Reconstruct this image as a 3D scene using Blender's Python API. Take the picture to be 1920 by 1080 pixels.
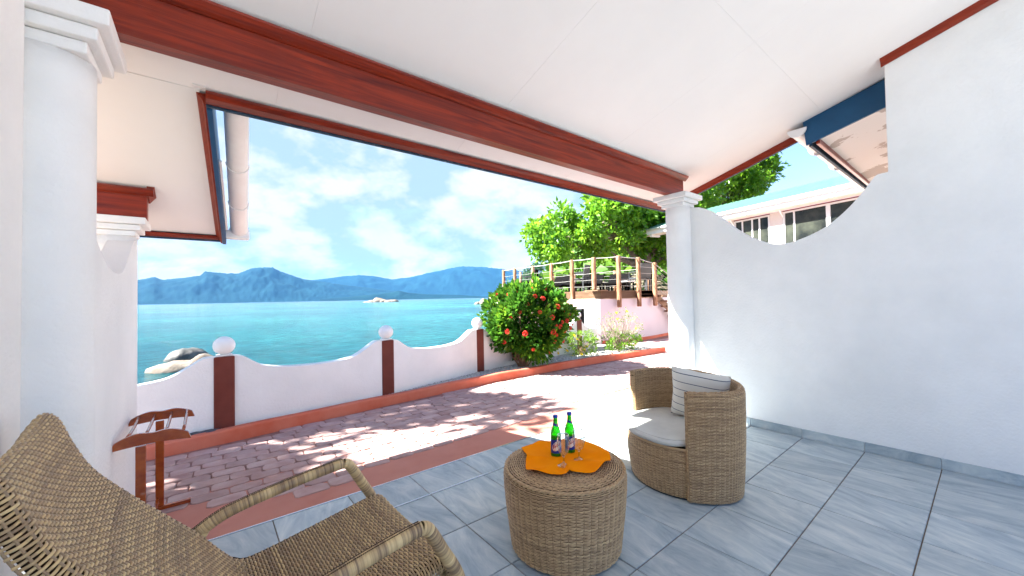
import bpy, math, random
import numpy as np
from mathutils import Vector, Matrix
S = bpy.context.scene
for o in list(bpy.data.objects): bpy.data.objects.remove(o)
random.seed(7); rng = np.random.default_rng(7)
rad = math.radians

# ------------------------------------------------------------------ camera
H = 1.38
R_ = (0.7815092, -0.6235781, -0.0198418)
U_ = (0.0007941, -0.0308090, 0.9995250)
F_ = (0.6238932, 0.7811537, 0.0235823)
cam = bpy.data.cameras.new('camera'); co = bpy.data.objects.new('camera', cam); S.collection.objects.link(co)
cam.sensor_width = 36; cam.lens = 718.17 / 1920 * 36
cam.clip_start = 0.05; cam.clip_end = 30000
co.matrix_world = Matrix(((R_[0], U_[0], -F_[0], 0), (R_[1], U_[1], -F_[1], 0), (R_[2], U_[2], -F_[2], H), (0, 0, 0, 1)))
S.camera = co
# ------------------------------------------------------------------ world, sun, exposure
SUN = Vector((-1.02, 0.55, 1.0)).normalized()
EL = math.asin(SUN.z); AZ = math.atan2(SUN.x, SUN.y)
W = bpy.data.worlds.new('World'); S.world = W; W.use_nodes = True
nt = W.node_tree; nt.nodes.clear()
def nd(tree, t, **k):
    n = tree.nodes.new(t)
    for a, b in k.items(): setattr(n, a, b)
    return n
out = nd(nt, 'ShaderNodeOutputWorld'); bg = nd(nt, 'ShaderNodeBackground'); bg.inputs[1].default_value = 0.055
sky = nd(nt, 'ShaderNodeTexSky', sky_type='NISHITA', sun_disc=False, sun_elevation=EL, sun_rotation=AZ % (2 * math.pi))
sky.air_density = 1.0; sky.dust_density = 0.3; sky.ozone_density = 3.0
tc = nd(nt, 'ShaderNodeTexCoord')
mp = nd(nt, 'ShaderNodeMapping'); mp.inputs['Scale'].default_value = (1.9, 1.9, 3.6); mp.inputs['Location'].default_value = (3.1, 1.7, 0.4)
nt.links.new(tc.outputs['Generated'], mp.inputs[0])
n1 = nd(nt, 'ShaderNodeTexNoise'); n1.inputs['Scale'].default_value = 1.5; n1.inputs['Detail'].default_value = 9; n1.inputs['Roughness'].default_value = 0.60; n1.inputs['Distortion'].default_value = 0.35
nt.links.new(mp.outputs[0], n1.inputs[0])
# broad coverage: a bank of cloud over the sea to the north, opening towards the east
dt = nd(nt, 'ShaderNodeVectorMath', operation='DOT_PRODUCT'); dt.inputs[1].default_value = (-0.30, 0.95, 0.0)
nt.links.new(tc.outputs['Generated'], dt.inputs[0])
mr = nd(nt, 'ShaderNodeMapRange'); mr.inputs[1].default_value = 0.05; mr.inputs[2].default_value = 0.75; mr.inputs[3].default_value = -0.22; mr.inputs[4].default_value = 0.19
nt.links.new(dt.outputs['Value'], mr.inputs[0])
ad = nd(nt, 'ShaderNodeMath', operation='ADD'); nt.links.new(n1.outputs[0], ad.inputs[0]); nt.links.new(mr.outputs[0], ad.inputs[1])
cr = nd(nt, 'ShaderNodeValToRGB'); cr.color_ramp.elements[0].position = 0.45; cr.color_ramp.elements[1].position = 0.60
cr.color_ramp.elements[0].color = (0, 0, 0, 1); cr.color_ramp.elements[1].color = (1, 1, 1, 1)
nt.links.new(ad.outputs[0], cr.inputs[0])
mp2 = nd(nt, 'ShaderNodeMapping'); mp2.inputs['Scale'].default_value = (3.6, 3.6, 6.5)
nt.links.new(tc.outputs['Generated'], mp2.inputs[0])
n2 = nd(nt, 'ShaderNodeTexNoise'); n2.inputs['Scale'].default_value = 1.7; n2.inputs['Detail'].default_value = 12; n2.inputs['Roughness'].default_value = 0.58
nt.links.new(mp2.outputs[0], n2.inputs[0])
cc = nd(nt, 'ShaderNodeValToRGB'); cc.color_ramp.elements[0].position = 0.42; cc.color_ramp.elements[0].color = (1.45, 2.0, 2.62, 1)
cc.color_ramp.elements[1].position = 0.56; cc.color_ramp.elements[1].color = (2.62, 2.74, 2.85, 1)
nt.links.new(n2.outputs[0], cc.inputs[0])
mx = nd(nt, 'ShaderNodeMix', data_type='RGBA')
tn_ = nd(nt, 'ShaderNodeVectorMath', operation='MULTIPLY'); tn_.inputs[1].default_value = (0.90, 0.83, 0.86); nt.links.new(sky.outputs[0], tn_.inputs[0])
nt.links.new(cr.outputs[0], mx.inputs[0]); nt.links.new(tn_.outputs[0], mx.inputs[6]); nt.links.new(cc.outputs[0], mx.inputs[7])
nt.links.new(mx.outputs[2], bg.inputs[0]); nt.links.new(bg.outputs[0], out.inputs[0])
sl = bpy.data.lights.new('sun', 'SUN'); sl.energy = 5.0; sl.angle = rad(0.55); sl.color = (1.0, 0.985, 0.925)
so = bpy.data.objects.new('sun', sl); S.collection.objects.link(so); so.rotation_euler = SUN.to_track_quat('Z', 'Y').to_euler()
so.location = (-6, 3, 12)
S.view_settings.view_transform = 'Standard'; S.view_settings.look = 'None'; S.view_settings.gamma = 1; S.view_settings.use_curve_mapping = False
S.view_settings.exposure = 2.85
S.render.engine = 'CYCLES'
S.cycles.max_bounces = 10; S.cycles.diffuse_bounces = 7; S.cycles.transmission_bounces = 8; S.cycles.volume_bounces = 0
S.cycles.sample_clamp_indirect = 8.0
S.cycles.caustics_reflective = False; S.cycles.caustics_refractive = False

# ------------------------------------------------------------------ helpers
COL = S.collection
def tag(o, label=None, cat=None, group=None, kind=None):
    if label: o['label'] = label
    if cat: o['category'] = cat
    if group: o['group'] = group
    if kind: o['kind'] = kind
    return o
def empty(name, loc, label, cat, group=None, rz=0):
    o = bpy.data.objects.new(name, None); COL.objects.link(o); o.location = loc; o.rotation_euler = (0, 0, rz)
    o.empty_display_size = 0.1
    return tag(o, label, cat, group)
def link(name, me, mat, parent=None, smooth=False):
    if mat is not None:
        me.materials.clear(); me.materials.append(mat)
    if smooth: me.shade_smooth()
    o = bpy.data.objects.new(name, me); COL.objects.link(o)
    if parent is not None: o.parent = parent
    return o
class MB:
    def __init__(s): s.v = []; s.f = []
    def add(s, V, Fs):
        b = len(s.v); s.v += [tuple(p) for p in V]; s.f += [tuple(i + b for i in q) for q in Fs]; return s
    def hexa(s, P):   # 8 points: bottom 4 ccw, top 4 ccw
        return s.add(P, [(3, 2, 1, 0), (4, 5, 6, 7), (0, 1, 5, 4), (1, 2, 6, 5), (2, 3, 7, 6), (3, 0, 4, 7)])
    def box(s, a, b, m=None):
        P = [(a[0], a[1], a[2]), (b[0], a[1], a[2]), (b[0], b[1], a[2]), (a[0], b[1], a[2]),
             (a[0], a[1], b[2]), (b[0], a[1], b[2]), (b[0], b[1], b[2]), (a[0], b[1], b[2])]
        if m: P = [tuple(m @ Vector(p)) for p in P]
        return s.hexa(P)
    def beam(s, p, q, w, h, up=(0, 0, 1)):
        p = Vector(p); q = Vector(q); d = (q - p).normalized(); sd = d.cross(Vector(up)).normalized() * w / 2; u = sd.cross(d).normalized() * h / 2
        return s.hexa([p - sd - u, p + sd - u, q + sd - u, q - sd - u, p - sd + u, p + sd + u, q + sd + u, q - sd + u])
    def prism(s, poly, ax, a, b):   # poly in the two other axes, ccw
        n = len(poly)
        def P(u, v, w): return {0: (w, u, v), 1: (u, w, v), 2: (u, v, w)}[ax]
        V = [P(u, v, a) for u, v in poly] + [P(u, v, b) for u, v in poly]
        Fs = [tuple(range(n - 1, -1, -1)), tuple(range(n, 2 * n))] + [(i, (i + 1) % n, n + (i + 1) % n, n + i) for i in range(n)]
        return s.add(V, Fs)
    def tube(s, pts, r, n=8, cap=True):
        pts = [Vector(p) for p in pts]; rs = r if isinstance(r, (list, tuple)) else [r] * len(pts)
        V = []; prev = None
        for i, p in enumerate(pts):
            t = (pts[min(i + 1, len(pts) - 1)] - pts[max(i - 1, 0)]).normalized()
            if prev is None:
                a = Vector((0, 0, 1)) if abs(t.z) < 0.9 else Vector((1, 0, 0)); x = t.cross(a).normalized()
            else: x = (prev - t * prev.dot(t)).normalized()
            prev = x; y = t.cross(x)
            V += [p + (x * math.cos(2 * math.pi * k / n) + y * math.sin(2 * math.pi * k / n)) * rs[i] for k in range(n)]
        Fs = [(i * n + k, i * n + (k + 1) % n, (i + 1) * n + (k + 1) % n, (i + 1) * n + k) for i in range(len(pts) - 1) for k in range(n)]
        if cap: Fs += [tuple(range(n - 1, -1, -1)), tuple((len(pts) - 1) * n + k for k in range(n))]
        return s.add(V, Fs)
    def lathe(s, prof, c=(0, 0, 0), n=24, a0=0, a1=2 * math.pi):
        full = abs(a1 - a0 - 2 * math.pi) < 1e-6; m = n if full else n + 1
        V = [(c[0] + r * math.cos(a0 + (a1 - a0) * k / n), c[1] + r * math.sin(a0 + (a1 - a0) * k / n), c[2] + z) for r, z in prof for k in range(m)]
        Fs = [(i * m + k, i * m + (k + 1) % m, (i + 1) * m + (k + 1) % m, (i + 1) * m + k) for i in range(len(prof) - 1) for k in range(n)]
        if full:
            if prof[0][0] > 1e-5: Fs.append(tuple(range(m - 1, -1, -1)))
            if prof[-1][0] > 1e-5: Fs.append(tuple((len(prof) - 1) * m + k for k in range(m)))
        return s.add(V, Fs)
    def build(s, name, mat, parent=None, smooth=False, bevel=0, seg=2, local=True):
        me = bpy.data.meshes.new(name)
        V = s.v
        root = parent
        while root is not None and root.parent is not None: root = root.parent
        if root is not None and local and root.type == 'EMPTY':   # geometry is written in world space
            M = Matrix.LocRotScale(root.location, root.rotation_euler, root.scale).inverted(); V = [tuple(M @ Vector(p)) for p in V]
        me.from_pydata(V, [], s.f); me.validate(); me.update()
        o = link(name, me, mat, parent, smooth)
        if bevel:
            b = o.modifiers.new('bevel', 'BEVEL'); b.width = bevel; b.segments = seg; b.limit_method = 'ANGLE'; b.angle_limit = rad(35)
        return o
def npmesh(name, V, Q, tone=None, tri=False):
    me = bpy.data.meshes.new(name); k = Q.shape[1]
    me.vertices.add(len(V)); me.vertices.foreach_set('co', V.astype(np.float32).ravel())
    me.loops.add(Q.size); me.loops.foreach_set('vertex_index', Q.astype(np.int32).ravel())
    me.polygons.add(len(Q)); me.polygons.foreach_set('loop_start', np.arange(0, Q.size, k, dtype=np.int32))
    try: me.polygons.foreach_set('loop_total', np.full(len(Q), k, dtype=np.int32))
    except Exception: pass
    if tone is not None:
        a = me.attributes.new('tone', 'FLOAT', 'POINT'); a.data.foreach_set('value', tone.astype(np.float32))
    me.update(); me.validate()
    return me
def smoothline(pts, k=6):
    P = [np.array(p, float) for p in pts]; P = [2 * P[0] - P[1]] + P + [2 * P[-1] - P[-2]]; o = []
    for i in range(1, len(P) - 2):
        for j in range(k):
            t = j / k; a, b, c, d = P[i - 1], P[i], P[i + 1], P[i + 2]
            o.append(0.5 * ((2 * b) + (c - a) * t + (2 * a - 5 * b + 4 * c - d) * t * t + (3 * b - a - 3 * c + d) * t ** 3))
    o.append(P[-2]); return [tuple(p) for p in o]

# ------------------------------------------------------------------ materials
def mat(name, col, rough=0.6, spec=0.5, col2=None, nscale=5, ndetail=4, contrast=(0.35, 0.65), bump=0, bscale=40, bdetail=4, stretch=(1, 1, 1), metal=0,
        trans=0, ior=1.45, coat=0, dist=0, rand=0, coord='Object', bdist=0.01, tone=None, sss=0):
    m = bpy.data.materials.new(name); m.use_nodes = True; t = m.node_tree; p = t.nodes['Principled BSDF']
    p.inputs['Base Color'].default_value = (*col, 1); p.inputs['Roughness'].default_value = rough; p.inputs['Metallic'].default_value = metal
    p.inputs['Specular IOR Level'].default_value = spec; p.inputs['Transmission Weight'].default_value = trans; p.inputs['IOR'].default_value = ior; p.inputs['Coat Weight'].default_value = coat
    L = t.links.new
    vec = None
    if col2 is not None or bump or rand:
        if coord == 'World': g = nd(t, 'ShaderNodeNewGeometry'); src = g.outputs['Position']
        else: g = nd(t, 'ShaderNodeTexCoord'); src = g.outputs['Object']
        mpn = nd(t, 'ShaderNodeMapping'); mpn.inputs['Scale'].default_value = stretch; L(src, mpn.inputs[0]); vec = mpn.outputs[0]
        if rand:
            oi = nd(t, 'ShaderNodeObjectInfo'); ml = nd(t, 'ShaderNodeMath', operation='MULTIPLY'); ml.inputs[1].default_value = 37.0
            L(oi.outputs['Random'], ml.inputs[0]); L(ml.outputs[0], mpn.inputs['Location'])
    colout = None
    if tone:
        a = nd(t, 'ShaderNodeAttribute', attribute_name='tone'); r = nd(t, 'ShaderNodeValToRGB')
        els = r.color_ramp.elements
        while len(els) < len(tone): els.new(0.5)
        for i, c in enumerate(tone): els[i].position = i / (len(tone) - 1); els[i].color = (*c, 1)
        L(a.outputs['Fac'], r.inputs[0]); colout = r.outputs[0]
    elif col2 is not None:
        n = nd(t, 'ShaderNodeTexNoise'); n.inputs['Scale'].default_value = nscale; n.inputs['Detail'].default_value = ndetail; n.inputs['Roughness'].default_value = 0.6; n.inputs['Distortion'].default_value = dist
        L(vec, n.inputs[0]); r = nd(t, 'ShaderNodeValToRGB'); r.color_ramp.elements[0].position = contrast[0]; r.color_ramp.elements[1].position = contrast[1]
        r.color_ramp.elements[0].color = (*col, 1); r.color_ramp.elements[1].color = (*col2, 1); L(n.outputs[0], r.inputs[0]); colout = r.outputs[0]
    if rand:
        oi = nd(t, 'ShaderNodeObjectInfo'); mr = nd(t, 'ShaderNodeMapRange'); mr.inputs[3].default_value = 1 - rand; mr.inputs[4].default_value = 1 + rand
        L(oi.outputs['Random'], mr.inputs[0]); h = nd(t, 'ShaderNodeHueSaturation')
        if colout: L(colout, h.inputs['Color'])
        else: h.inputs['Color'].default_value = (*col, 1)
        L(mr.outputs[0], h.inputs['Value']); colout = h.outputs[0]
    if colout: L(colout, p.inputs['Base Color'])
    if bump:
        n = nd(t, 'ShaderNodeTexNoise'); n.inputs['Scale'].default_value = bscale; n.inputs['Detail'].default_value = bdetail; L(vec, n.inputs[0])
        b = nd(t, 'ShaderNodeBump'); b.inputs['Strength'].default_value = bump; b.inputs['Distance'].default_value = bdist; L(n.outputs[0], b.inputs['Height']); L(b.outputs[0], p.inputs['Normal'])
    return m
def leafmat(name, tones, tr=0.45, rough=0.4):
    m = bpy.data.materials.new(name); m.use_nodes = True; t = m.node_tree; L = t.links.new; p = t.nodes['Principled BSDF']
    a = nd(t, 'ShaderNodeAttribute', attribute_name='tone'); r = nd(t, 'ShaderNodeValToRGB'); els = r.color_ramp.elements
    while len(els) < len(tones): els.new(0.5)
    for i, c in enumerate(tones): els[i].position = i / (len(tones) - 1); els[i].color = (*c, 1)
    L(a.outputs['Fac'], r.inputs[0]); L(r.outputs[0], p.inputs['Base Color']); p.inputs['Roughness'].default_value = rough; p.inputs['Specular IOR Level'].default_value = 0.4
    tr_ = nd(t, 'ShaderNodeBsdfTranslucent'); hs = nd(t, 'ShaderNodeHueSaturation'); hs.inputs['Value'].default_value = 1.9; hs.inputs['Hue'].default_value = 0.485
    L(r.outputs[0], hs.inputs['Color']); L(hs.outputs[0], tr_.inputs[0])
    ms = nd(t, 'ShaderNodeMixShader'); ms.inputs[0].default_value = tr; L(p.outputs[0], ms.inputs[1]); L(tr_.outputs[0], ms.inputs[2])
    L(ms.outputs[0], t.nodes['Material Output'].inputs[0]); return m

M = {}
M['plaster'] = mat('white_plaster', (0.84, 0.84, 0.83), 0.75, 0.25, col2=(0.76, 0.765, 0.76), nscale=1.7, ndetail=9, bump=0.55, bscale=48, bdist=0.006, coord='World')
M['ceiling'] = mat('ceiling_paint', (0.84, 0.84, 0.83), 0.6, 0.3, col2=(0.80, 0.80, 0.795), nscale=1.1, ndetail=5, bump=0.06, bscale=9, bdist=0.01, coord='World')
M['patchy'] = mat('patched_soffit', (0.80, 0.77, 0.74), 0.8, 0.2, col2=(0.50, 0.44, 0.40), nscale=1.9, ndetail=6, contrast=(0.56, 0.568), coord='World')
M['mahog'] = mat('stained_mahogany', (0.085, 0.007, 0.004), 0.33, 0.35, col2=(0.34, 0.034, 0.007), dist=1.6, nscale=1.7, ndetail=12, contrast=(0.30, 0.74), bump=0.12, bscale=14, stretch=(0.6, 9, 14), coat=0.04, coord='World')
M['mahogy'] = mat('stained_mahogany_rake', (0.17, 0.018, 0.008), 0.45, 0.25, col2=(0.27, 0.036, 0.012), nscale=3.5, ndetail=6, contrast=(0.3, 0.75), bump=0.12, bscale=14, stretch=(9, 0.6, 14), coat=0.04, coord='World')
M['rackwood'] = mat('varnished_rack_wood', (0.22, 0.030, 0.006), 0.22, 0.5, col2=(0.40, 0.085, 0.012), nscale=5, ndetail=6, contrast=(0.3, 0.7), stretch=(2, 8, 3), coat=0.5)
M['blue'] = mat('blue_fascia_paint', (0.004, 0.060, 0.15), 0.45, 0.4, col2=(0.006, 0.075, 0.18), nscale=6)
M['bluedk'] = mat('weathered_blue_edge', (0.015, 0.045, 0.085), 0.6, 0.3, col2=(0.16, 0.20, 0.24), nscale=30, ndetail=6, contrast=(0.55, 0.72), stretch=(1, 1, 6))
M['pvc'] = mat('gutter_plastic', (0.84, 0.83, 0.81), 0.4, 0.5, col2=(0.78, 0.75, 0.73), nscale=5)
M['grout'] = mat('floor_grout', (0.17, 0.13, 0.10), 0.9, 0.1)
M['steel'] = mat('trim_aluminium', (0.75, 0.76, 0.78), 0.25, 0.5, metal=1)
M['pink'] = mat('pink_concrete', (0.50, 0.20, 0.15), 0.85, 0.1, col2=(0.58, 0.265, 0.205), nscale=2.2, ndetail=7, contrast=(0.3, 0.7), bump=0.2, bscale=60, bdist=0.003, coord='World')
M['joint'] = mat('paver_joint', (0.26, 0.125, 0.105), 0.9, 0.1, coord='World', col2=(0.33, 0.19, 0.165), nscale=9)
M['paver'] = mat('faded_red_paver', (0.38, 0.225, 0.205), 0.85, 0.1, col2=(0.52, 0.375, 0.35), nscale=4.5, ndetail=7, contrast=(0.3, 0.68), bump=0.4, bscale=45, bdist=0.004, rand=0.10, coord='World')
M['kerb'] = mat('terracotta_kerb', (0.58, 0.135, 0.075), 0.8, 0.1, col2=(0.62, 0.21, 0.14), nscale=2.6, ndetail=6, contrast=(0.35, 0.7), bump=0.15, bscale=40, bdist=0.004, coord='World')
M['brown'] = mat('pilaster_brown_paint', (0.135, 0.028, 0.018), 0.6, 0.3, col2=(0.165, 0.038, 0.026), nscale=5, bump=0.1, bscale=60, bdist=0.003)
M['gravel'] = mat('gravel_base', (0.16, 0.155, 0.15), 0.95, 0.1, col2=(0.40, 0.385, 0.36), nscale=60, ndetail=3, contrast=(0.4, 0.6), bump=1, bscale=60, bdist=0.02, coord='World')
M['pebble'] = mat('pebbles', (0.4, 0.4, 0.4), 0.8, 0.2, tone=[(0.18, 0.175, 0.17), (0.36, 0.35, 0.335), (0.50, 0.485, 0.46), (0.66, 0.63, 0.58)])
M['granite'] = mat('granite', (0.15, 0.12, 0.095), 0.85, 0.15, col2=(0.27, 0.225, 0.18), nscale=1.5, ndetail=8, bump=0.6, bscale=5, bdist=0.05)
M['darkrock'] = mat('wet_dark_rock', (0.05, 0.05, 0.048), 0.6, 0.4, col2=(0.20, 0.185, 0.165), nscale=1.5, ndetail=8, contrast=(0.45, 0.7), bump=0.6, bscale=5, bdist=0.05)
M['slate'] = mat('edge_slate', (0.05, 0.055, 0.065), 0.6, 0.3, col2=(0.12, 0.13, 0.15), nscale=9)
M['terr'] = mat('pale_concrete', (0.50, 0.49, 0.47), 0.8, 0.2, col2=(0.42, 0.41, 0.39), nscale=2, coord='World')
M['soil'] = mat('shore_soil', (0.13, 0.10, 0.075), 0.95, 0.1, col2=(0.25, 0.21, 0.16), nscale=2, ndetail=8, bump=0.6, bscale=6, bdist=0.05, coord='World')
M['cushion'] = mat('seat_cushion_cloth', (0.60, 0.60, 0.565), 0.9, 0.15, col2=(0.54, 0.54, 0.51), nscale=7, bump=0.25, bscale=7, bdist=0.02)
M['piping'] = mat('cushion_piping', (0.50, 0.50, 0.47), 0.9, 0.1)
M['tan'] = mat('wicker_backing', (0.055, 0.035, 0.022), 0.9, 0.1)  # dark brown for backing, seat board and the painted armrest holes
WT = [(0.13, 0.072, 0.040), (0.31, 0.195, 0.105), (0.50, 0.335, 0.18), (0.68, 0.49, 0.27)]
WT2 = [(0.11, 0.072, 0.045), (0.28, 0.185, 0.105), (0.54, 0.375, 0.185), (0.74, 0.56, 0.285)]
M['wicker'] = mat('woven_rattan', (0.3, 0.2, 0.1), 0.42, 0.45, tone=WT)
M['wicker2'] = mat('woven_rattan_lounger', (0.3, 0.2, 0.1), 0.40, 0.45, tone=WT2)
M['orange'] = mat('orange_cloth', (0.98, 0.29, 0.002), 0.9, 0.05, col2=(0.95, 0.25, 0.002), nscale=9, bump=0.15, bscale=400, bdist=0.001)
M['bglass'] = mat('green_bottle_glass', (0.10, 0.72, 0.03), 0.04, 0.5, trans=0.8, ior=1.33)
M['cglass'] = mat('clear_glass', (0.97, 0.98, 0.99), 0.0, 0.5, trans=1.0, ior=1.18)
def thinglass(name):
    m = bpy.data.materials.new(name); m.use_nodes = True; t = m.node_tree; t.nodes.clear(); o_ = nd(t, 'ShaderNodeOutputMaterial'); a = nd(t, 'ShaderNodeBsdfTransparent'); a.inputs[0].default_value = (.90, .93, .935, 1)
    g = nd(t, 'ShaderNodeBsdfGlossy'); g.inputs['Roughness'].default_value = 0.02; lf = nd(t, 'ShaderNodeLayerWeight'); lf.inputs[0].default_value = 0.5; pw = nd(t, 'ShaderNodeMath', operation='POWER'); pw.inputs[1].default_value = 2.2; lw_ = nd(t, 'ShaderNodeMath', operation='MULTIPLY_ADD'); lw_.inputs[1].default_value = .85; lw_.inputs[2].default_value = .10; t.links.new(lf.outputs['Facing'], pw.inputs[0]); t.links.new(pw.outputs[0], lw_.inputs[0]); ms = nd(t, 'ShaderNodeMixShader')
    t.links.new(lw_.outputs[0], ms.inputs[0]); t.links.new(a.outputs[0], ms.inputs[1]); t.links.new(g.outputs[0], ms.inputs[2]); t.links.new(ms.outputs[0], o_.inputs[0]); return m
M['cglass'] = thinglass('thin_clear_glass')
M['cgloss'] = mat('glass_rim', (0.75, 0.80, 0.80), 0.08, 0.8)
M['capblue'] = mat('bottle_cap', (0.01, 0.06, 0.45), 0.3, 0.5, metal=0.3)
M['lblue'] = mat('label_blue', (0.012, 0.025, 0.23), 0.5, 0.3)
M['lcream'] = mat('label_cream', (0.80, 0.70, 0.62), 0.5, 0.3, col2=(0.70, 0.36, 0.27), nscale=60, contrast=(0.5, 0.62), coord='Object')
M['lred'] = mat('label_red', (0.75, 0.09, 0.03), 0.5, 0.3)
M['gold'] = mat('label_gold', (0.65, 0.45, 0.10), 0.4, 0.5)
M['pinkwall'] = mat('pink_wall_paint', (0.62, 0.56, 0.59), 0.8, 0.2, col2=(0.58, 0.52, 0.555), nscale=0.8, ndetail=6, bump=0.1, bscale=40, bdist=0.005, coord='World')
M['peach'] = mat('peach_wall_paint', (0.60, 0.40, 0.33), 0.8, 0.2)
M['deckwood'] = mat('deck_board', (0.17, 0.095, 0.055), 0.65, 0.3, col2=(0.25, 0.155, 0.095), nscale=3, ndetail=6, stretch=(1, 1, 9), rand=0.08)
M['postwood'] = mat('rough_timber_post', (0.17, 0.075, 0.035), 0.8, 0.15, col2=(0.36, 0.22, 0.14), nscale=4, ndetail=7, stretch=(6, 6, 1), rand=0.15, bump=0.4, bscale=15, bdist=0.02)
M['cable'] = mat('railing_cable', (0.38, 0.37, 0.35), 0.45, 0.5)
M['dkwick'] = mat('dark_rattan', (0.004, 0.004, 0.004), 0.9, 0.05, col2=(0.010, 0.009, 0.009), nscale=30)
M['greyal'] = mat('grey_chair_frame', (0.035, 0.037, 0.04), 0.5, 0.4)
M['teal'] = mat('teal_shutter', (0.01, 0.42, 0.42), 0.5, 0.3)
M['doorbrown'] = mat('brown_door', (0.16, 0.07, 0.045), 0.5, 0.3)
M['dark'] = mat('dark_interior', (0.03, 0.035, 0.04), 0.6, 0.3)
M['green_roof'] = mat('green_roof_sheet', (0.055, 0.135, 0.10), 0.6, 0.3, col2=(0.07, 0.155, 0.115), nscale=2)
M['white'] = mat('white_gloss_paint', (0.80, 0.80, 0.80), 0.4, 0.4, col2=(0.74, 0.74, 0.75), nscale=4)
M['cream'] = mat('cream_wall_paint', (0.76, 0.70, 0.66), 0.8, 0.2, col2=(0.71, 0.63, 0.59), nscale=2)
M['pane'] = mat('window_pane', (0.012, 0.014, 0.013), 0.03, 0.35, col2=(0.055, 0.06, 0.045), nscale=1.3, ndetail=5)  # uneven dark tone painted in for the dim interior behind the glass
M['bark'] = mat('bark', (0.11, 0.085, 0.065), 0.9, 0.1, col2=(0.24, 0.20, 0.17), nscale=5, ndetail=6, stretch=(3, 3, 1), bump=0.5, bscale=20, bdist=0.03)
M['twig'] = mat('twig', (0.16, 0.10, 0.065), 0.9, 0.1, col2=(0.26, 0.18, 0.12), nscale=12)
M['twigpale'] = mat('pale_twig', (0.36, 0.30, 0.25), 0.9, 0.1, col2=(0.26, 0.21, 0.17), nscale=12)
M['leaf_tree'] = leafmat('broad_tree_leaf', [(0.025, 0.085, 0.007), (0.060, 0.18, 0.012), (0.12, 0.27, 0.018), (0.19, 0.33, 0.025)], 0.48)
M['leaf_bush'] = leafmat('ixora_leaf', [(0.018, 0.075, 0.010), (0.040, 0.14, 0.014), (0.10, 0.24, 0.016), (0.22, 0.38, 0.03)], 0.40, 0.25)
M['leaf_small'] = leafmat('small_plant_leaf', [(0.05, 0.14, 0.012), (0.11, 0.23, 0.02), (0.17, 0.28, 0.04)], 0.45)
M['leaf_hill'] = leafmat('hillside_leaf', [(0.03, 0.095, 0.014), (0.07, 0.18, 0.022), (0.13, 0.25, 0.03)], 0.3, 0.6)
M['leaf_far'] = leafmat('feathery_leaf', [(0.03, 0.09, 0.04), (0.05, 0.13, 0.06)], 0.3, 0.6)
M['petal_red'] = mat('ixora_petal', (0.72, 0.045, 0.03), 0.6, 0.2, tone=[(0.60, 0.03, 0.025), (0.78, 0.06, 0.04), (0.80, 0.16, 0.11)])
M['petal_yellow'] = mat('yellow_petal', (0.85, 0.62, 0.02), 0.6, 0.2)

# slate tile with streaks running along world y
def tilemat(name):
    m = bpy.data.materials.new(name); m.use_nodes = True; t = m.node_tree; p = t.nodes['Principled BSDF']; L = t.links.new
    g = nd(t, 'ShaderNodeNewGeometry'); mpn = nd(t, 'ShaderNodeMapping'); mpn.inputs['Scale'].default_value = (5.0, 1.25, 3); mpn.inputs['Rotation'].default_value = (0, 0, 0)
    oi = nd(t, 'ShaderNodeObjectInfo'); ml = nd(t, 'ShaderNodeMath', operation='MULTIPLY'); ml.inputs[1].default_value = 91.0; L(oi.outputs['Random'], ml.inputs[0])
    cb = nd(t, 'ShaderNodeCombineXYZ'); L(ml.outputs[0], cb.inputs[0]); L(ml.outputs[0], cb.inputs[2])
    # each tile's grain leans a little differently
    rr = nd(t, 'ShaderNodeMapRange'); rr.inputs[3].default_value = -0.35; rr.inputs[4].default_value = 0.35; L(oi.outputs['Random'], rr.inputs[0])
    vr = nd(t, 'ShaderNodeVectorRotate', rotation_type='Z_AXIS'); L(g.outputs['Position'], vr.inputs['Vector']); L(rr.outputs[0], vr.inputs['Angle'])
    L(vr.outputs[0], mpn.inputs[0]); L(cb.outputs[0], mpn.inputs['Location'])
    n = nd(t, 'ShaderNodeTexNoise'); n.inputs['Scale'].default_value = 2.0; n.inputs['Detail'].default_value = 12; n.inputs['Roughness'].default_value = 0.70; n.inputs['Distortion'].default_value = 0.8
    L(mpn.outputs[0], n.inputs[0]); r = nd(t, 'ShaderNodeValToRGB'); e = r.color_ramp.elements
    e[0].position = 0.30; e[0].color = (0.235, 0.29, 0.335, 1); e[1].position = 0.70; e[1].color = (0.60, 0.62, 0.60, 1)
    x = e.new(0.43); x.color = (0.34, 0.405, 0.445, 1); x = e.new(0.55); x.color = (0.45, 0.505, 0.52, 1)
    L(n.outputs[0], r.inputs[0])
    mr = nd(t, 'ShaderNodeMapRange'); mr.inputs[3].default_value = 0.9; mr.inputs[4].default_value = 1.1; L(oi.outputs['Random'], mr.inputs[0])
    h = nd(t, 'ShaderNodeHueSaturation'); L(r.outputs[0], h.inputs['Color']); L(mr.outputs[0], h.inputs['Value']); L(h.outputs[0], p.inputs['Base Color'])
    p.inputs['Roughness'].default_value = 0.42; p.inputs['Specular IOR Level'].default_value = 0.4
    b = nd(t, 'ShaderNodeBump'); b.inputs['Strength'].default_value = 0.25; b.inputs['Distance'].default_value = 0.004; L(n.outputs[0], b.inputs['Height']); L(b.outputs[0], p.inputs['Normal'])
    return m
M['tile'] = tilemat('slate_tile')
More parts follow.
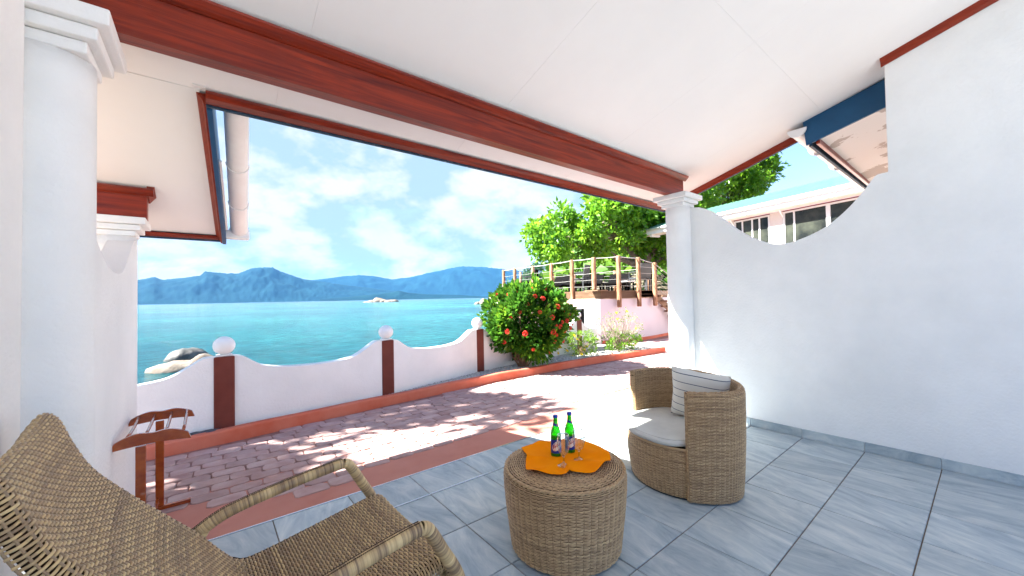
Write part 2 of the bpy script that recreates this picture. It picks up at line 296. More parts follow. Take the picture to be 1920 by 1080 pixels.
# pillow cloth: cream with navy stripes printed on it (object z)
def pillowmat():
    m = bpy.data.materials.new('striped_pillow_cloth'); m.use_nodes = True; t = m.node_tree; p = t.nodes['Principled BSDF']; L = t.links.new
    g = nd(t, 'ShaderNodeTexCoord'); s = nd(t, 'ShaderNodeSeparateXYZ'); L(g.outputs['Object'], s.inputs[0])
    a = nd(t, 'ShaderNodeMath', operation='MULTIPLY_ADD'); a.inputs[1].default_value = 1 / 0.062; a.inputs[2].default_value = 10.3; L(s.outputs['Z'], a.inputs[0])
    f = nd(t, 'ShaderNodeMath', operation='FRACT'); L(a.outputs[0], f.inputs[0]); c = nd(t, 'ShaderNodeMath', operation='LESS_THAN'); c.inputs[1].default_value = 0.085; L(f.outputs[0], c.inputs[0])
    mx = nd(t, 'ShaderNodeMix', data_type='RGBA'); mx.inputs[6].default_value = (0.68, 0.67, 0.62, 1); mx.inputs[7].default_value = (0.05, 0.075, 0.13, 1)
    L(c.outputs[0], mx.inputs[0]); L(mx.outputs[2], p.inputs['Base Color']); p.inputs['Roughness'].default_value = 0.9
    return m
M['pillow'] = pillowmat()
def seamat():
    m = bpy.data.materials.new('sea_water'); m.use_nodes = True; t = m.node_tree; p = t.nodes['Principled BSDF']; L = t.links.new
    g = nd(t, 'ShaderNodeNewGeometry')
    n = nd(t, 'ShaderNodeTexNoise'); n.inputs['Scale'].default_value = 0.018; n.inputs['Detail'].default_value = 7; n.inputs['Roughness'].default_value = 0.62
    L(g.outputs['Position'], n.inputs[0]); r = nd(t, 'ShaderNodeValToRGB'); e = r.color_ramp.elements
    e[0].position = 0.36; e[0].color = (0.014, 0.115, 0.150, 1); e[1].position = 0.60; e[1].color = (0.040, 0.255, 0.262, 1)
    L(n.outputs[0], r.inputs[0])
    # paler, bluer water colour far from the shore
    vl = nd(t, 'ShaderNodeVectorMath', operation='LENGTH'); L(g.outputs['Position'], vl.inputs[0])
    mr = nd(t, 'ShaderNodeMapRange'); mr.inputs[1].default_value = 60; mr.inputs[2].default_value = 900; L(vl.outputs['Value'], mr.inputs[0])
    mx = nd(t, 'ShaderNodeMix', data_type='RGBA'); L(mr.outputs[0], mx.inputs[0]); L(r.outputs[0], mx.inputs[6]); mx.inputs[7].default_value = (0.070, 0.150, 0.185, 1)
    seahook = mx; p.inputs['Roughness'].default_value = 0.14; p.inputs['IOR'].default_value = 1.33; p.inputs['Specular IOR Level'].default_value = 0.5
    mpn = nd(t, 'ShaderNodeMapping'); mpn.inputs['Scale'].default_value = (0.55, 1.3, 1); mpn.inputs['Rotation'].default_value = (0, 0, rad(-30)); L(g.outputs['Position'], mpn.inputs[0])
    w = nd(t, 'ShaderNodeTexNoise'); w.inputs['Scale'].default_value = 1.1; w.inputs['Detail'].default_value = 9; w.inputs['Roughness'].default_value = 0.72; L(mpn.outputs[0], w.inputs[0])
    wm = nd(t, 'ShaderNodeMapRange'); wm.inputs[1].default_value = .40; wm.inputs[2].default_value = .60; wm.inputs[3].default_value = .55; wm.inputs[4].default_value = 1.3; L(w.outputs[0], wm.inputs[0])  # light and dark of the ripples painted into the water colour
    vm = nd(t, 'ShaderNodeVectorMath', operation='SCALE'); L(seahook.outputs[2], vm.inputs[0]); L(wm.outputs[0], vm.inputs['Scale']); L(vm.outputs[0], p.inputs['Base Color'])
    w2 = nd(t, 'ShaderNodeTexNoise'); w2.inputs['Scale'].default_value = 0.13; w2.inputs['Detail'].default_value = 6; L(mpn.outputs[0], w2.inputs[0])
    am = nd(t, 'ShaderNodeMath', operation='MULTIPLY_ADD'); am.inputs[1].default_value = 2.5; L(w2.outputs[0], am.inputs[0]); L(w.outputs[0], am.inputs[2])
    b = nd(t, 'ShaderNodeBump'); b.inputs['Strength'].default_value = 1.0; b.inputs['Distance'].default_value = 1.6; L(am.outputs[0], b.inputs['Height']); L(b.outputs[0], p.inputs['Normal'])
    return m
M['sea'] = seamat()
M['mount'] = mat('haze_tinted_forest', (0.0025, 0.018, 0.028), 0.95, 0.05, col2=(0.008, 0.034, 0.042), nscale=0.004, ndetail=9, contrast=(0.35, 0.7), coord='World')  # blue of the haze put into the forest colour as well

# ------------------------------------------------------------------ SETTING: sea, land, mountains
def grid(xs, ys, fz):
    X, Y = np.meshgrid(xs, ys, indexing='ij'); Z = fz(X, Y); V = np.stack([X, Y, Z], -1).reshape(-1, 3)
    nx, ny = len(xs), len(ys); i = np.arange(nx - 1)[:, None] * ny + np.arange(ny - 1)[None]; i = i.ravel()
    return V, np.stack([i, i + ny, i + ny + 1, i + 1], -1)
SEA_Z = -1.8
V, Q = grid(np.r_[np.linspace(-9000, -100, 12), np.linspace(-80, 120, 21), np.linspace(200, 9500, 12)], np.r_[np.linspace(5.6, 60, 12), np.linspace(100, 9500, 14)], lambda x, y: x * 0 + SEA_Z)
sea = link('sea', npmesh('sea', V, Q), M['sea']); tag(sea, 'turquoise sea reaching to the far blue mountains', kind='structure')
def vnoise(x, y, seed=0, oct=5):
    def h(i, j): 
        n = np.sin(i * 127.1 + j * 311.7 + seed * 74.7) * 43758.5453; return n - np.floor(n)
    o = 0 * x; a = 1.0
    for k in range(oct):
        i = np.floor(x); j = np.floor(y); u = x - i; v = y - j; u = u * u * (3 - 2 * u); v = v * v * (3 - 2 * v)
        o = o + a * ((h(i, j) * (1 - u) + h(i + 1, j) * u) * (1 - v) + (h(i, j + 1) * (1 - u) + h(i + 1, j + 1) * u) * v - 0.5)
        x = x * 2.03 + 11.3; y = y * 2.03 + 5.1; a *= 0.5
    return o
# ground sheet: flat terrace, falling to the shore in front, a green hill to the right
def land_z(x, y):
    az = np.degrees(np.arctan2(x, y))
    shore = np.where(x < 7.0, 6.6, 6.6 + (x - 7.0) * 1.15)      # y at which the land starts to fall
    fall = np.clip((y - shore) / 7.0, 0, 1)
    z = -0.10 - 2.6 * fall + 0.5 * vnoise(x * 0.35, y * 0.35, 3) * np.clip((y - 6.4) / 3, 0, 1) * (x < 12)
    r = np.hypot(x, y)
    hill = np.clip((r - 30) / 60, 0, 1.6) * 12.0 * np.clip((az - 45) / 14, 0, 1.5) ** 0.8 * (y > -60) * np.clip((67 - az) / 9, 0.15, 1)
    z = z + hill + np.where(hill > 0.3, 1.8 * vnoise(x * 0.06, y * 0.06, 9), 0)
    return z
V, Q = grid(np.r_[np.linspace(-60, -8, 10), np.linspace(-6, 26, 65), np.linspace(28, 190, 40)], np.r_[np.linspace(-90, -10, 8), np.linspace(-6, 30, 73), np.linspace(32, 150, 36)], land_z)
g = link('ground', npmesh('ground', V, Q), M['soil'], smooth=True); tag(g, 'rocky shore soil and terrace ground between the house and the sea', kind='structure')

def pxdir(px, py):
    d = np.array(F_) * 718.17 + np.array(R_) * (px - 960) - np.array(U_) * (py - 540); return d / np.hypot(d[0], d[1])
def mountain(name, prof, D0, D1, label, seed, rough=1.0, foot=0.0):
    """a range with its own crest, spurs and depth, standing on the far shore"""
    ds = [pxdir(x, y) for x, y in prof]
    az = np.array([math.atan2(d[0], d[1]) for d in ds]); hh = np.array([max(d[2], 0) for d in ds])
    A = np.linspace(az[0], az[-1], 260); E = np.interp(A, az, hh); Rr = np.linspace(0, 1, 46)
    a, r = np.meshgrid(A, Rr, indexing='ij'); e = np.repeat(E[:, None], len(Rr), 1)
    crest = 0.62; Dc = D0 + (D1 - D0) * crest; D = D0 + (D1 - D0) * r
    sh = np.where(r < crest, (r / crest), np.clip((1 - r) / (1 - crest), 0, 1)); sh = np.sin(sh * math.pi / 2) ** 1.15
    base = e * Dc + H - SEA_Z
    nz = vnoise(a * 24 * rough + r * 2.5, r * 7.5 - a * 6, seed, 7); spur = np.abs(vnoise(a * 38 * rough - r * 4, r * 5.5, seed + 5, 5))
    z = base * sh * (1 + (nz * 0.34 - spur * 0.12) * np.clip(1 - sh ** 4, 0, 1)) + base * 0.035 * vnoise(a * 260, r * 40, seed + 2, 4) * (r < crest)
    z = np.clip(z, -2, None) * (r > 0) - 3 * (r <= 0) + SEA_Z
    V = np.stack([np.sin(a) * D, np.cos(a) * D, z], -1).reshape(-1, 3)
    ny = len(Rr); i = (np.arange(len(A) - 1)[:, None] * ny + np.arange(ny - 1)[None]).ravel()
    o = link(name, npmesh(name, V, np.stack([i, i + ny, i + ny + 1, i + 1], -1)), M['mount'], smooth=True); return tag(o, label, kind='structure')
mountain('mountain', [(120, 540), (180, 530), (258, 526), (290, 520), (305, 525), (350, 521), (376, 517), (384, 510), (420, 513), (448, 513), (470, 504), (490, 502), (510, 502), (524, 509), (545, 516), (570, 524), (600, 528), (640, 534), (700, 541), (760, 548), (830, 556), (880, 561)],
         5200, 7200, 'tall blue mountain range across the water at the left', 1)
mountain('mountain', [(540, 540), (575, 526), (600, 524), (640, 519), (672, 516), (700, 518), (735, 524), (770, 520), (800, 513), (835, 506), (862, 500), (905, 501), (945, 505), (1000, 512), (1080, 522), (1160, 530), (1300, 545)],
         7600, 9400, 'paler hazy mountain range across the water at the right', 4)
mountain('low_headland', [(600, 561), (640, 558), (700, 552), (730, 549), (748, 545), (765, 549), (800, 552), (860, 553), (910, 556), (990, 558)],
         3600, 4100, 'low dark wooded headland below the pale mountains', 8, 1.6)

def blob(c, sz, seed, n=14, amp=0.28):
    u = np.linspace(0, 2 * math.pi, 2 * n, endpoint=False); v = np.linspace(0.02, math.pi - 0.02, n)
    a, b = np.meshgrid(u, v, indexing='ij'); d = np.stack([np.cos(a) * np.sin(b), np.sin(a) * np.sin(b), np.cos(b)], -1)
    f = 1 + amp * vnoise(d[..., 0] * 1.7 + d[..., 2] * 1.3 + seed * 3, d[..., 1] * 1.7 + seed, seed, 4)
    V = (d * f[..., None] * np.array(sz) + np.array(c)).reshape(-1, 3); m = n
    Q = [(i * m + j, i * m + j + 1, ((i + 1) % (2 * n)) * m + j + 1, ((i + 1) % (2 * n)) * m + j) for i in range(2 * n) for j in range(n - 1)]
    return V, np.array(Q)
def rock(c, sz, seed, m, label, cat='rock', rz=0, name='boulder'):
    V, Q = blob((0, 0, 0), sz, seed); o = link(name, npmesh(name, V, Q), m, smooth=True); o.location = c; o.rotation_euler = (0, 0, rz)
    return tag(o, label, cat, 'boulders in the shallow sea')
def seapt(px, py, z=SEA_Z):
    d = np.array(F_) * 718.17 + np.array(R_) * (px - 960) - np.array(U_) * (py - 540); q = (z - H) / d[2]; return float(d[0] * q), float(d[1] * q)
x, y = seapt(345, 693); rock((x, y, -1.80), (1.35, .8, .42), 2, M['granite'], 'pale beige granite boulder in the water, nearest behind the garden wall', rz=-.25)
x, y = seapt(384, 690); rock((x, y, -1.75), (.8, .6, .62), 6, M['granite'], 'smaller beige boulder leaning on the pale boulder behind the wall ball')
x, y = seapt(353, 673); rock((x, y, -1.80), (1.0, .8, .66), 3, M['darkrock'], 'dark wet rounded rock standing alone beyond the pale boulder')
for k, (x, y, s) in enumerate([(7.0, 16.5, .5), (8.0, 17.2, .6), (8.8, 17.9, .4), (11.5, 18.4, .5)]):
    rock((x, y, -1.80), (s, s * .8, s * .55), 20 + k, M['granite'], ['low brown rock at the waterline, leftmost behind the middle wall panel', 'low brown rock at the waterline, second from left behind the middle wall panel', 'small brown rock at the waterline, third behind the middle wall panel', 'brown rock at the waterline near the middle post ball'][k])
# islet
isl = empty('rocky_islet', (0, 0, 0), 'small rocky islet with tufts of green far out on the sea', 'islet')
d = pxdir(712, 563); c = np.array([d[0], d[1]]) * 520
mb = None; VV = []; QQ = []; off = 0
for k, (dx, s, hgt) in enumerate([(-16, 5, 1.2), (-9, 7, 3.2), (-2, 8, 5.4), (5, 7, 3.6), (12, 8, 2.8), (18, 6, 3.0)]):
    r_ = np.array([R_[0], R_[1]]); p = c + r_ * dx
    V, Q = blob((p[0], p[1], SEA_Z), (s, s, hgt), 40 + k); VV.append(V); QQ.append(Q + off); off += len(V)
link('rocks', npmesh('rocks', np.concatenate(VV), np.concatenate(QQ)), M['granite'], isl)
isl2 = empty('far_rocks', (0, 0, 0), 'pale rocks at the water edge beside the tall left deck post', 'rocks'); VV = []; QQ = []; off = 0
for k, (px, s, hgt) in enumerate([(896, 1.6, 1.3), (906, 2.4, 2.6), (915, 2.0, 1.9), (926, 3.2, 3.8), (936, 3.4, 4.4), (946, 3.0, 3.6)]):
    d = pxdir(px, 563); p = np.array([d[0], d[1]]) * 190
    V, Q = blob((p[0], p[1], SEA_Z), (s, s, hgt), 60 + k); VV.append(V); QQ.append(Q + off); off += len(V)
link('rocks', npmesh('rocks', np.concatenate(VV), np.concatenate(QQ)), M['granite'], isl2)

# ------------------------------------------------------------------ leaves
def leafmesh(name, C, N, L, Wd, tone, fold=0.25):
    """C centres, N growth directions, one folded leaf (two triangles as a quad pair) each"""
    n = len(C); N = N / np.linalg.norm(N, axis=1, keepdims=True); up = rng.normal(size=(n, 3)); s = np.cross(N, up); s /= np.linalg.norm(s, axis=1, keepdims=True)
    w = np.cross(s, N); L = L[:, None]; Wd = Wd[:, None]
    P = np.stack([C, C + N * L * .45 + s * Wd + w * Wd * fold, C + N * L, C + N * L * .45 - s * Wd + w * Wd * fold], 1).reshape(-1, 3)
    b = np.arange(n) * 4; T = np.stack([b, b + 1, b + 2, b, b + 2, b + 3], 1).reshape(-1, 3)
    return npmesh(name, P, T, np.repeat(tone, 4))
def ellips(n, c, r, shell=0.5):
    d = rng.normal(size=(n, 3)); d /= np.linalg.norm(d, axis=1, keepdims=True); q = rng.random(n) ** (1 / 3 * (1 - shell) + 0.001) if shell < 1 else np.ones(n)
    return np.array(c) + d * q[:, None] * np.array(r), d
def tree(name, base, ells, nclump, per, leafL, m, label, cat='tree', group=None, trunk_r=0.25, clump_r=0.5, seedj=0.25):
    t = empty(name, tuple(base), label, cat, group)
    centers = []
    tot = sum(e[1][0] * e[1][1] * e[1][2] for e in ells)
    for c, r in ells:
        k = max(4, int(nclump * r[0] * r[1] * r[2] / tot)); p, _ = ellips(k, c, r, 0.62); centers.append(p)
    CC = np.concatenate(centers)
    keep = vnoise(CC[:, 0] * .45 + 3, CC[:, 1] * .45 + CC[:, 2] * .7, 5, 3) > -0.28; CC = CC[keep]
    n = len(CC) * per; ci = np.repeat(np.arange(len(CC)), per)
    d = rng.normal(size=(n, 3)); d /= np.linalg.norm(d, axis=1, keepdims=True)
    size = (clump_r * (0.6 + 0.8 * rng.random(len(CC))))[ci]
    P = CC[ci] + d * (rng.random(n) ** 0.5 * size)[:, None] * np.array([1, 1, .7])
    N = d + np.array([0, 0, 0.1]) + rng.normal(size=(n, 3)) * .6; N[:, 2] -= .25
    tn = np.clip(0.12 + 0.55 * rng.random(n) + rng.random(len(CC))[ci] * .35 - 0.05, 0, 1)
    o = link('crown', leafmesh('crown', P - np.array(base), N, leafL * (0.7 + 0.6 * rng.random(n)), leafL * .30 * (0.8 + .4 * rng.random(n)), tn), m, t)
    b = MB(); bz = Vector(base); hub = Vector(np.mean([e[0] for e in ells], 0)); hub = bz.lerp(hub, 0.45); hub.z = max(bz.z + 1, hub.z)
    def limb(a, e, r0, r1):
        k = 7; pts = []; q = (e - a).length
        for i in range(k + 1):
            f = i / k; p = a.lerp(e, f) + Vector((random.uniform(-1, 1), random.uniform(-1, 1), random.uniform(-1, 1) + math.sin(f * math.pi))) * q * 0.05 * (0 < i < k); pts.append(p)
        b.tube(pts, [r0 + (r1 - r0) * i / k for i in range(k + 1)], 6); return pts
    limb(bz, hub, trunk_r, trunk_r * .7)
    for c, r in ells:
        e = Vector(c); pp = limb(hub, e, trunk_r * .6, trunk_r * .28)
        sel = [p for p in CC if np.linalg.norm((p - np.array(c)) / np.array(r)) <= 1.05]; random.shuffle(sel)
        for p in sel[:14]: limb(random.choice(pp[3:]), Vector(p), trunk_r * .2, trunk_r * .04)
    b.build('trunk', M['bark'], t, smooth=True)
    return t
def atpx(px, py, depth):
    d = np.array(F_) * 718.17 + np.array(R_) * (px - 960) - np.array(U_) * (py - 540); return np.array([0, 0, H]) + d / 718.17 * depth
tb = atpx(1228, 470, 23)
tree('almond_tree', (tb[0], tb[1], -0.1), [(atpx(1065, 445, 20), (1.9, 1.9, 1.4)), (atpx(1130, 420, 20.5), (2.3, 2.3, 1.7)), (atpx(1215, 410, 22), (2.6, 2.6, 2.1)), (atpx(1160, 385, 22), (2.0, 2.0, 1.5)), (atpx(1265, 350, 23), (2.4, 2.4, 2.2)), (atpx(1250, 460, 23), (1.6, 1.6, 1.3))],
     330, 95, 0.27, M['leaf_tree'], 'big spreading broadleaf tree behind the timber deck, left of the white column', trunk_r=0.34, clump_r=0.62)
tb = atpx(1380, 440, 31)
tree('broadleaf_tree', (tb[0], tb[1], -0.1), [(atpx(1330, 350, 27), (3.0, 3.0, 2.4)), (atpx(1380, 325, 28), (2.2, 2.2, 2.0)), (atpx(1432, 345, 28), (.9, .9, .9)), (atpx(1395, 290, 28), (1.6, 1.6, 1.4))],
     240, 95, 0.32, M['leaf_tree'], 'bright green tree rising behind the green tin roof', trunk_r=0.3, clump_r=0.72)
tb = atpx(1003, 545, 60)
tree('casuarina_tree', (tb[0], tb[1], -0.6), [(atpx(1003, 512, 60), (1.7, 1.7, 1.6)), (atpx(1012, 525, 60), (2.2, 2.2, 1.3)), (atpx(990, 530, 58), (1.5, 1.5, 1.0))], 60, 130, 0.28, M['leaf_far'],
     'small feathery grey green tree beyond the far left corner of the deck', trunk_r=0.15, clump_r=0.6)
tree('shore_tree', (-5.2, 7.6, -0.3), [((-3.0, 6.7, 5.0), (1.05, .55, .5)), ((-4.9, 7.1, 5.2), (1.2, .6, .5)), ((-3.9, 7.9, 5.9), (1.2, .6, .5))], 22, 60, 0.24, M['leaf_tree'],
     'shore tree left of the terrace that throws dappled shade on the pavers', trunk_r=0.14, clump_r=0.36)
# wooded hillside
n = 46000; X = rng.uniform(22, 150, n); Y = rng.uniform(8, 120, n); az = np.degrees(np.arctan2(X, Y)); rr = np.hypot(X, Y)
k = (az > 45.5) & (rr > 33) & (rng.random(n) < 0.9); X, Y = X[k], Y[k]; clump = vnoise(X * 0.22, Y * 0.22, 2, 4)
Z = land_z(X, Y) + 1.0 + 3.4 * (clump + .35) + rng.random(len(X)) * 1.5; P = np.stack([X, Y, Z], -1); P = np.repeat(P, 2, 0) + rng.normal(size=(2 * len(X), 3)) * .5
N = rng.normal(size=P.shape) + np.array([0, 0, .5]); tn = np.clip(.5 + .9 * np.repeat(clump, 2) + rng.normal(size=len(P)) * .2, 0, 1)
o = link('hillside_forest', leafmesh('hillside_forest', P, N, .9 + .6 * rng.random(len(P)), .30 + .2 * rng.random(len(P)), tn), M['leaf_hill']); tag(o, 'dense green woodland covering the hillside behind the deck', kind='stuff')

# ------------------------------------------------------------------ patio floor with slate tiles
XW = 4.4016; L0 = 1.5961; TA = 0.4387; TB = 0.45466; CW = 0.4367; YE = 2.891; YM = 2.519
fl = MB().box((-0.9, -1.8, -0.12), (XW + 0.3, YE - 0.006, -0.006)).build('patio_floor', M['grout']); tag(fl, 'blue grey slate tiled patio floor under the porch', kind='structure')
unit = {}
def tile(x0, x1, y0, y1, parent, z=0.0, gap=0.003):
    w, h = round(x1 - x0, 4), round(y1 - y0, 4)
    if (w, h) not in unit:
        b = MB(); a, c = w / 2 - gap, h / 2 - gap; e = 0.0025
        b.add([(-a, -c, -.008), (a, -c, -.008), (a, c, -.008), (-a, c, -.008), (-a, -c, -e), (a, -c, -e), (a, c, -e), (-a, c, -e), (-a + e, -c + e, 0), (a - e, -c + e, 0), (a - e, c - e, 0), (-a + e, c - e, 0)],
              [(0, 1, 5, 4), (1, 2, 6, 5), (2, 3, 7, 6), (3, 0, 4, 7), (4, 5, 9, 8), (5, 6, 10, 9), (6, 7, 11, 10), (7, 4, 8, 11), (8, 9, 10, 11)])
        me = bpy.data.meshes.new('floor_tile'); me.from_pydata(b.v, [], b.f); me.materials.append(M['tile']); unit[(w, h)] = me
    o = bpy.data.objects.new('floor_tile', unit[(w, h)]); COL.objects.link(o); o.parent = parent
    o.location = ((x0 + x1) / 2, (y0 + y1) / 2, z + random.uniform(-.0006, .0006)); o.rotation_euler = (random.uniform(-.0012, .0012), random.uniform(-.0012, .0012), 0)
xs = [XW - 0.004, XW - CW]
while xs[-1] > -0.45: xs.append(xs[-1] - TB)
ys = [YM - 0.008]; y = L0 + TA
while y > -1.75: ys.append(y); y -= TA
for i in range(len(xs) - 1):
    for j in range(len(ys) - 1):
        if xs[i + 1] < -0.55 and ys[j] > 2.4: continue
        tile(xs[i + 1], xs[i], ys[j + 1], ys[j], fl)
    tile(xs[i + 1], xs[i], YM + 0.006, YE - 0.012, fl)
MB().box((-0.5, YM - 0.006, -0.006), (XW, YM + 0.004, 0.0015)).build('trim_strip', M['steel'], fl, bevel=.001)
MB().box((-0.5, YE - 0.010, -0.03), (XW + .3, YE, 0.0015)).build('trim_strip', M['steel'], fl, bevel=.001)

# ------------------------------------------------------------------ path: pink margin, pavers, kerb, bed
kerbP = smoothline([(-4.5, 4.40), (-2.2, 4.60), (-0.4, 4.72), (0.2, 4.77), (1.67, 4.95), (2.6, 5.03), (3.4, 5.09), (5.2, 5.12), (7.0, 5.02), (8.50, 4.86)], 8)
def ky(x): return float(np.interp(x, [p[0] for p in kerbP], [p[1] for p in kerbP]))
pm = smoothline([(-4.5, 3.5), (-0.6, 3.48), (0.0, 3.36), (0.6, 3.06), (1.1, 3.17), (1.6, 3.22), (2.5, 3.24), (3.4, 3.29), (4.9, 3.40), (9, 3.5), (16, 3.6)], 4)
def py_(x): return float(np.interp(x, [p[0] for p in pm], [p[1] for p in pm]))
MB().box((-1.1, YE, -0.20), (16, 3.66, -0.0095)).build('path_margin', M['pink'])
tag(bpy.data.objects['path_margin'], 'smooth pink concrete strip between patio and pavers', kind='structure')
path = MB().box((-1.1, 2.95, -0.25), (18, 7.2, -0.010)).build('path', M['joint']); tag(path, 'curving path of faded red stamped pavers', kind='structure')
# raised pink margin shape on top (real edge following the curve)
poly = [(p[0], p[1] - 0.01) for p in pm if -1.1 < p[0] < 15]; b = MB(); nn = len(poly)
b.add([(x, YE + .001, -.008) for x, y in poly] + [(x, y, -.008) for x, y in poly] + [(x, y + .004, -.03) for x, y in poly], [(i, i + 1, nn + i + 1, nn + i) for i in range(nn - 1)] + [(nn + i, nn + i + 1, 2 * nn + i + 1, 2 * nn + i) for i in range(nn - 1)])
o = b.build('path_edging', M['pink']); tag(o, 'pink cement edging along the patio tiles', kind='structure')
def paver_verts(cx, cy, w, h):
    """irregular stamped cobble: an elongated octagon with uneven corners"""
    a, c = w / 2 - .0035, h / 2 - .0035; k = min(a, c)
    pts = []
    for sx, sy in ((1, -1), (1, 1), (-1, 1), (-1, -1)):
        cut = k * random.uniform(.22, .52); q1 = (sx * a, sy * (c - cut)); q2 = (sx * (a - cut * random.uniform(.8, 1.2)), sy * c)
        pts += [q1, q2] if sx * sy > 0 else [q2, q1]
    j = lambda: random.uniform(-.005, .005)
    return [(cx + x + j(), cy + y + j()) for x, y in pts]
def paver_mesh(polys, hz=-.016, top=0.0):
    V = []; Fs = []
    for P in polys:
        n = len(P); cx = sum(p[0] for p in P) / n; cy = sum(p[1] for p in P) / n; b = len(V); dz = random.uniform(-.003, .002)
        V += [(x, y, hz) for x, y in P] + [(x, y, top - .004 + dz) for x, y in P] + [(cx + (x - cx) * .965, cy + (y - cy) * .945, top + dz) for x, y in P]
        for i in range(n):
            k = (i + 1) % n; Fs += [(b + i, b + k, b + n + k, b + n + i), (b + n + i, b + n + k, b + 2 * n + k, b + 2 * n + i)]
        Fs.append(tuple(b + 2 * n + i for i in range(n)))
    return V, Fs
pav = []; PW, PH = 0.225, 0.135; row = 0; y = 3.0
while y < 6.6:
    x = -1.0 + (PW / 2 if row % 2 else 0)
    while x < 12.5:
        w = PW * random.uniform(.9, 1.1); yy = y + .10 * math.sin(x * .5) ; cx = x + w / 2
        top = ky(cx) - .02 if cx < 8.5 else (6.45 if cx > 9.2 else 6.0)
        if yy - PH / 2 > py_(cx) - .005 and yy + PH / 2 < top + .04 and not (cx > 7.4 and cx < 8.5 and yy > 5): pav.append((cx, yy, paver_verts(cx, yy, w, PH)))
        x += w
    y += PH; row += 1
pav.sort(key=lambda q: (q[0] * F_[0] + q[1] * F_[1]) + 50 * (abs(math.degrees(math.atan2(q[0] * R_[0] + q[1] * R_[1], q[0] * F_[0] + q[1] * F_[1]))) > 55))
for cx, cy, P in pav[:300]:
    V, Fs = paver_mesh([[(a - cx, b_ - cy) for a, b_ in P]]); me = bpy.data.meshes.new('paver'); me.from_pydata(V, [], Fs); me.materials.append(M['paver'])
    o = bpy.data.objects.new('paver', me); COL.objects.link(o); o.parent = path; o.location = (cx, cy, 0)
V, Fs = paver_mesh([q[2] for q in pav[300:]]); me = bpy.data.meshes.new('far_pavers'); me.from_pydata(V, [], Fs); o = link('far_pavers', me, M['paver'], path); o['kind'] = 'stuff'
# kerb
b = MB(); K = kerbP; n = len(K); kv = []
for i, (x, y) in enumerate(K):
    t = Vector((K[min(i + 1, n - 1)][0] - K[max(i - 1, 0)][0], K[min(i + 1, n - 1)][1] - K[max(i - 1, 0)][1], 0)).normalized(); s = Vector((-t.y, t.x, 0)); p = Vector((x, y, 0))
    dz = .004 * math.sin(x * 2.3) + .003 * math.sin(x * 5.1)
    kv += [p + Vector((0, 0, -.1)), p + s * .004 + Vector((0, 0, .105 + dz)), p + s * .018 + Vector((0, 0, .12 + dz)), p + s * .085 + Vector((0, 0, .12 + dz)), p + s * .10 + Vector((0, 0, .11)), p + s * .10 + Vector((0, 0, -.1))]
Fs = [(i * 6 + j, (i + 1) * 6 + j, (i + 1) * 6 + j + 1, i * 6 + j + 1) for i in range(n - 1) for j in range(5)] + [tuple(range(5, -1, -1)), tuple((n - 1) * 6 + j for j in range(6))]
kb = b.add(kv, Fs).build('kerb', M['kerb'], smooth=False); tag(kb, 'raised terracotta red kerb between the path and the gravel bed', kind='structure')
# fence line and bed
posts = [(-3.4, 4.70), (-1.62, 4.82), (0.145, 4.94), (1.921, 5.131), (3.729, 5.61), (5.25, 5.86), (6.741, 5.981)]
fenceP = posts + [(7.62, 6.18)]
def fy(x): return float(np.interp(x, [p[0] for p in fenceP], [p[1] for p in fenceP]))
b = MB(); xs2 = np.linspace(-4.2, 8.45, 70)
b.add([(x, ky(x) + .05, .075) for x in xs2] + [(x, fy(x) + .05 if x < 7.6 else 6.7 - max(0, x - 8.0) * 3.2, .085) for x in xs2], [(i, i + 1, 71 + i - 0, 70 + i) for i in range(69)])
bed = b.build('gravel_bed', M['gravel']); tag(bed, 'bed of grey gravel between the kerb and the white wall', kind='structure')
ico = np.array([(0, 0, 1), (.9, 0, .25), (.28, .85, .25), (-.73, .53, .25), (-.73, -.53, .25), (.28, -.85, .25), (.73, .53, -.4), (-.28, .85, -.4), (-.9, 0, -.4), (-.28, -.85, -.4), (.73, -.53, -.4)])
icf = [(0, 1, 2), (0, 2, 3), (0, 3, 4), (0, 4, 5), (0, 5, 1), (1, 6, 2), (2, 7, 3), (3, 8, 4), (4, 9, 5), (5, 10, 1), (2, 6, 7), (3, 7, 8), (4, 8, 9), (5, 9, 10), (1, 10, 6)]
n = 15000; X = rng.uniform(-1.2, 8.4, n); lo = np.array([ky(x) + .11 for x in X]); hi = np.array([fy(x) - .03 if x < 7.6 else 6.6 - max(0, x - 8.0) * 3.2 for x in X]); Y = lo + (hi - lo) * rng.random(n)
s = .010 + .012 * rng.random(n) ** 2; ang = rng.random(n) * 6.28; ca, sa = np.cos(ang), np.sin(ang)
B = ico[None] * s[:, None, None] * np.stack([1 + .5 * rng.random(n), np.ones(n), .6 + .4 * rng.random(n)], -1)[:, None]
P = np.stack([B[..., 0] * ca[:, None] - B[..., 1] * sa[:, None] + X[:, None], B[..., 0] * sa[:, None] + B[..., 1] * ca[:, None] + Y[:, None], B[..., 2] + .083 + (rng.random(n) * .012)[:, None]], -1).reshape(-1, 3)
T = (np.array(icf)[None] + (np.arange(n) * 11)[:, None, None]).reshape(-1, 3)
tn = np.repeat(np.clip(.25 + .55 * rng.random(n) + .2 * (X > 4.2), 0, 1), 11)
o = link('gravel', npmesh('gravel', P, T, tn), M['pebble'], bed); o['kind'] = 'stuff'
